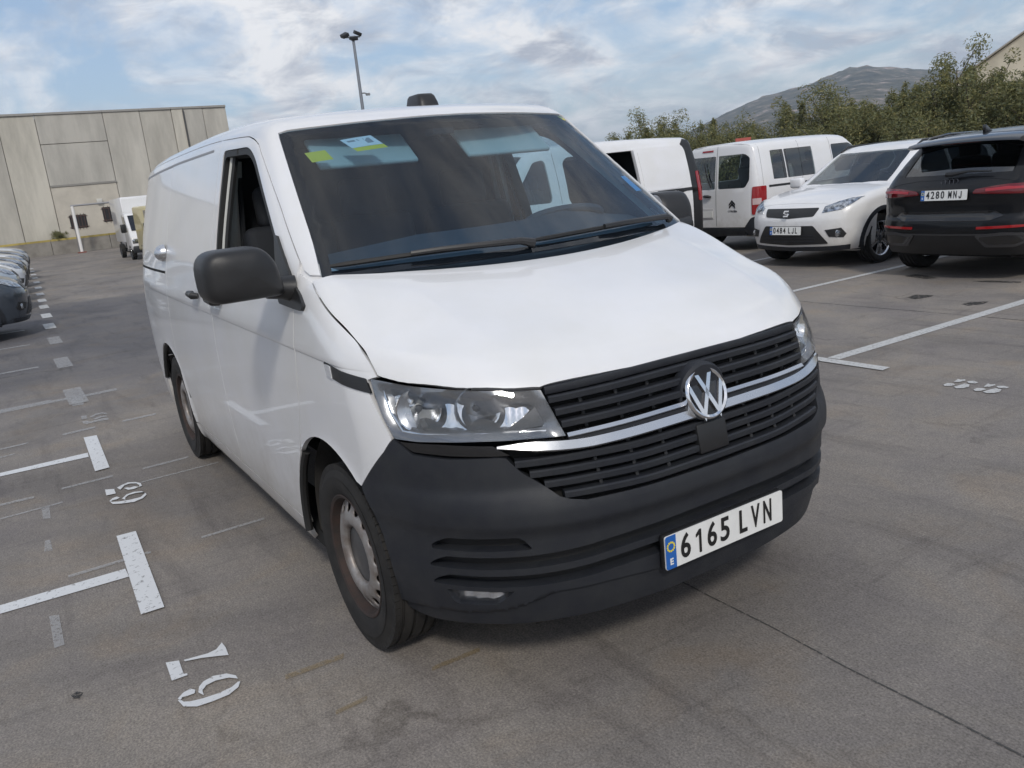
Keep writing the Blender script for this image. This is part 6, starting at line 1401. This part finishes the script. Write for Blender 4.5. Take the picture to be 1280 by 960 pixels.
        q = MB(); P = [tuple(solve(F, TOPP, NS([(x, sg*.60)]))[0]+NS([0, 0, h])) for x, h in ((-1.1, .004), (-1.3, .035), (-2.5, .04), (-2.85, .03), (-3.0, .004))]; q.tube(P, .018, 8); q.build('roof_rail', GLOSSB, root, smooth=True)
        q = MB(); q.box((-.75, sg*1.0, 1.10), (.06, .11, .075)); q.build('door_mirror', paint, root, bevel=.03, seg=3)
    c.patch('tailgate_crease', c.tail, [(-3.55, -.55, .755), (-3.55, .55, .755), (-3.50, .62, .70), (-3.55, .5, .655), (-3.55, -.5, .655), (-3.50, -.62, .70)], GLOSSB, .004, tg, r=.02)
    c.patch('bumper_trim_line', c.tail, [(-3.55, -.80, .505), (-3.58, 0, .50), (-3.55, .80, .505), (-3.55, .80, .515), (-3.58, 0, .512), (-3.55, -.80, .515)], MATS['dark_silver'], .008, lw)
    c.plate('4280', 'MNJ', (-3.572, 0, .935), (-1, 0, .10))
    # four ring emblem
    P = onF(F, c.tail, NS([(-3.5, 0, 1.068)]))[0]
    for k in range(4):
        q = MB(); q.tube([(P[0]-.012+.02*math.sin(a)*.3, (k-1.5)*.046+.027*math.cos(a), P[2]+.027*math.sin(a)) for a in np.linspace(0, 6.2832, 21)], .0030, 6, False); q.build('emblem_ring', MATS['dark_chrome'], root)
    P = solve(F, TOPP, NS([(-2.75, 0)]))[0]; q = MB(); q.prism([(P[0]+.10, P[2]-.01), (P[0]-.07, P[2]-.01), (P[0]-.075, P[2]+.075), (P[0]-.05, P[2]+.075)], -.018, .018, (0, 2, 1)); q.build('roof_antenna', GLOSSB, root, bevel=.006)
    c.seats((-1.35, -2.25), .38, .66); c.under(-3.3, .6)
    return root
make_dark()
# ---------- second white van, its side door slid open
def make_van2():
    F = van_F
    root = thing('open_door_van', 'white van with its side door open, parked across behind the main van', 'van', (-7.95, 3.96, 0), R(-90))
    hc = HC(.95, .8)
    cabw = rnd([(-.30, 1.20), (-.98, 1.19), (-1.02, 1.24), (-1.02, 1.74), (-.98, 1.78), (-.82, 1.76)], .05)
    opn = rnd([(-1.36, 1.10), (-1.30, 1.20), (-1.31, 1.72), (-1.40, 1.79), (-2.62, 1.80), (-2.62, .50), (-1.36, .50)], [.02, .05, .06, .06, .01, .02, .02])
    def hl(pts, sg): return [tuple(q) for q in hc.inv(solve(F, SIDE[sg], NS(dens(pts, .08))))]
    wsp = [(-.06, -.77, 1.36), (.05, -.35, 1.37), (.06, 0, 1.37), (.05, .35, 1.37), (-.06, .77, 1.36), (-.40, .735, 1.60), (-.72, .68, 1.84), (-.62, .3, 1.86), (-.60, 0, 1.86), (-.62, -.3, 1.86), (-.72, -.68, 1.84), (-.40, -.735, 1.60)]
    W3 = onF(F, WIND, NS(wsp))
    loops = [[(-3.90, -1.80), (.40, -1.80), (.40, 1.80), (-3.90, 1.80)]]
    ar_ = [arch_loop(0, .335, .44), arch_loop(-3.0, .335, .44)]
    for sg in (-1, 1):
        for a_ in ar_: loops.append(hl(a_, sg))
        loops.append(hl(cabw, sg))
    loops.append(hl(opn, 1)); loops.append([tuple(q) for q in hc.inv(W3)])
    panel('body', F, hc, loops, WHITE, root, res=.06, flange=.03)
    panel('nose', F, VC(0.), [dens([(-1.05, .26), (1.05, .26), (1.05, 1.0), (.5, 1.10), (-.5, 1.10), (-1.05, 1.0)], .1)], WHITE, root, off=-.002, res=.06, flange=0)
    panel('front_bumper', F, VC(0.), [dens([(-1.02, .26), (1.02, .26), (1.02, .66), (-1.02, .66)], .1)], PLASTIC, root, off=.004, res=.06, flange=.01)
    panel('windscreen', F, WIND, [[tuple(q) for q in WIND.inv(W3)]], TINT, root, off=-.004, res=.1, flange=0)
    for sg in (-1, 1): panel('window_glass', F, SIDE[sg], [cabw], GREENGL, root, off=-.008, res=.1, flange=0)
    # dark load space behind the opening
    q = MB(); q.box((-2.0, -.05, 1.15), (.80, .74, .70)); q.F = [f for f in q.F if f != (2, 3, 7, 6)]; q.build('load_space', CABDRK, root)
    q = MB(); q.box((-1.12, 0, 1.10), (.02, .72, .70)); q.build('bulkhead', CABDRK, root)
    for y in (-.4, .4):
        q = MB(); q.box((-.98, y, 1.05), (.07, .22, .34), M=Matrix.Rotation(R(-12), 3, 'Y')); q.build('seat_back', CABDRK, root, bevel=.05)
        q = MB(); q.box((-1.03, y, 1.48), (.05, .12, .10)); q.build('headrest', CABDRK, root, bevel=.04)
    # slid-back door standing proud of the side, with its rail and black edges
    dr = panel('sliding_door', F, SIDE[1], [rnd([(-2.60, .45), (-3.62, .45), (-3.62, 1.72), (-3.58, 1.80), (-2.60, 1.80)], [.02, .06, .08, .06, .02])], WHITE, root, off=.055, res=.05, flange=.05)
    pj = panel('pressed_panel', F, SIDE[1], [rnd([(-2.66, 1.17), (-3.40, 1.17), (-3.54, 1.32), (-3.56, 1.74), (-2.66, 1.75)], [.01, .1, .1, .05, .01])], WHITE, dr, off=.063, res=.06, flange=.008)
    panel('rail_cover', F, SIDE[1], [[(-2.90, 1.115), (-3.62, 1.115), (-3.62, 1.16), (-2.90, 1.16)]], PLAST2, dr, off=.060, res=.06, flange=.02)
    L = [(-3.62, .30), (-3.62, 1.84), (-3.70, 1.90), (-3.90, 1.86), (-3.955, 1.2), (-3.955, .34), (-3.80, .28)]
    panel('rear_corner_cover', F, SIDE[1], [L], PLAST2, root, off=.012, res=.06, flange=.03)
    panel('rear_lamp', F, SIDE[1], [rnd([(-3.90, .95), (-3.90, 1.40), (-3.80, 1.40), (-3.80, .95)], .02)], REDLENS, root, off=.018, res=.06, flange=.01)
    panel('rear_end', F, DP((-1, 0, 0), (-3.2, 0, 0), (0, 1, 0), 1.2), [rnd([(-.86, .4), (.86, .4), (.70, 1.90), (-.70, 1.90)], .05)], PLAST2, root, res=.1)
    panel('door_shut_line', F, SIDE[1], [[(-1.165, 1.86), (-1.171, 1.86), (-1.171, .40), (-1.165, .40)]], DARK, root, off=.0015, res=.1, flange=0)
    for sg in (-1, 1):
        for wx in (0, -3.0):
            wheel(root, (wx, sg*.82, .335), sg, .335, .21, .215, 'steel', 36)
            q = MB(); q.add([(wx+.445*math.cos(a), sg*yy, .335+.445*math.sin(a)) for a in np.linspace(-.3, 3.44, 20) for yy in (.92, .55)], [(2*i, 2*i+1, 2*i+3, 2*i+2) for i in range(19)]); q.build('arch_liner', DARK, root)
        q = MB(); q.box((-.25, sg*1.06, 1.36), (.07, .12, .13)); q.build('door_mirror', PLAST2, root, bevel=.05, seg=3)
        panel('headlamp', F, VC(0.), [[tuple(p_) for p_ in VC(0.).inv(onF(F, VC(0.), NS([(.45, sg*.88, 1.03), (.74, sg*.54, .99), (.80, sg*.50, .87), (.50, sg*.87, .89)])))]], LAMPB2, root, off=.004, res=.05, flange=.006)
    q = MB(); q.box((-1.75, 0, .40), (2.1, .6, .12)); q.build('underbody', DARK, root)
    return root
make_van2()
# ---------- far white box truck and yellow van
def make_truck():
    t = thing('box_truck', 'white box truck far away beside the football goal', 'truck', (-31.2, 3.40, 0), 0, None, (.79, .79, .79))
    q = MB(); q.prism([(-.05, .45), (.10, .55), (.08, 1.05), (-.22, 1.30), (-.75, 2.15), (-1.75, 2.20), (-1.75, .45)], -.92, .92, (0, 2, 1)); cb = q.build('cab', WHITE, t, bevel=.07, seg=3)
    q = MB(); q.prism([(-.245, 1.36), (-.700, 2.06), (-.690, 2.075), (-.225, 1.375)], -.78, .78, (0, 2, 1)); q.build('windscreen', mat('far_window', (.012, .013, .015), .12, coat=.4), cb)
    for s in (-1, 1):
        q = MB(); q.prism([(-.50, 1.33), (-.90, 2.02), (-1.55, 2.04), (-1.55, 1.33)], s*.925-.01, s*.925+.01, (0, 2, 1)); q.build('window_glass', MATS['far_window'], cb)
        q = MB(); q.box((-.35, s*1.10, 1.50), (.06, .12, .20)); q.build('door_mirror', PLAST2, cb, bevel=.04)
        q = MB(); q.box((.08, s*.70, .88), (.04, .18, .11)); q.build('headlamp', LAMPB2, cb, bevel=.03)
        for wx in (-.75, -4.3): wheel(t, (wx, s*.82, .36), s, .36, .22, .21, 'black', 28)
    q = MB(); q.box((.06, 0, .50), (.10, .90, .16)); q.build('front_bumper', PLASTIC, cb, bevel=.05)
    q = MB(); q.box((.085, 0, .93), (.03, .45, .08)); q.build('grille', PLAST2, cb, bevel=.02)
    q = MB(); q.box((-4.0, 0, 1.88), (2.10, .80, 1.08)); bx = q.build('box_body', WHITE, t, bevel=.04)
    q = MB(); q.box((-1.87, 0, 1.88), (.015, .74, .98)); q.build('box_front_panel', mat('box_white', (.74, .74, .74), .5), bx)
    q = MB(); q.box((-3.4, 0, .62), (2.6, .42, .10)); q.build('chassis', DARK, t)
    return t
make_truck()
def make_yellow():
    t = thing('yellow_van', 'pale yellow van partly hidden behind the main van rear', 'van', (-25.3, 3.55, 0), 0)
    ym = mat('pale_yellow_paint', (.66, .56, .26), .35, coat=.5)
    q = MB(); q.prism([(-.05, .40), (.10, .50), (.06, .95), (-.45, 1.12), (-1.05, 1.88), (-4.2, 1.92), (-4.3, .40)], -.88, .88, (0, 2, 1)); b = q.build('body', ym, t, bevel=.08, seg=3)
    q = MB(); q.prism([(-.47, 1.18), (-1.005, 1.82), (-.99, 1.835), (-.455, 1.19)], -.74, .74, (0, 2, 1)); q.build('windscreen', MATS['far_window'], t)
    q = MB(); q.box((.07, 0, .48), (.09, .86, .15)); q.build('front_bumper', PLASTIC, t, bevel=.05)
    q = MB(); q.box((.085, 0, .80), (.02, .42, .08)); q.build('grille', PLAST2, t, bevel=.02)
    for s in (-1, 1):
        q = MB(); q.box((.05, s*.66, .84), (.05, .17, .10)); q.build('headlamp', LAMPB2, t, bevel=.03)
        q = MB(); q.prism([(-.70, 1.15), (-1.10, 1.74), (-1.75, 1.76), (-1.75, 1.15)], s*.885-.01, s*.885+.01, (0, 2, 1)); q.build('window_glass', MATS['far_window'], t)
        q = MB(); q.box((-.60, s*1.02, 1.25), (.05, .11, .12)); q.build('door_mirror', PLAST2, t, bevel=.04)
        for wx in (-.75, -3.5): wheel(t, (wx, s*.78, .33), s, .33, .20, .20, 'black', 28)
    return t
make_yellow()
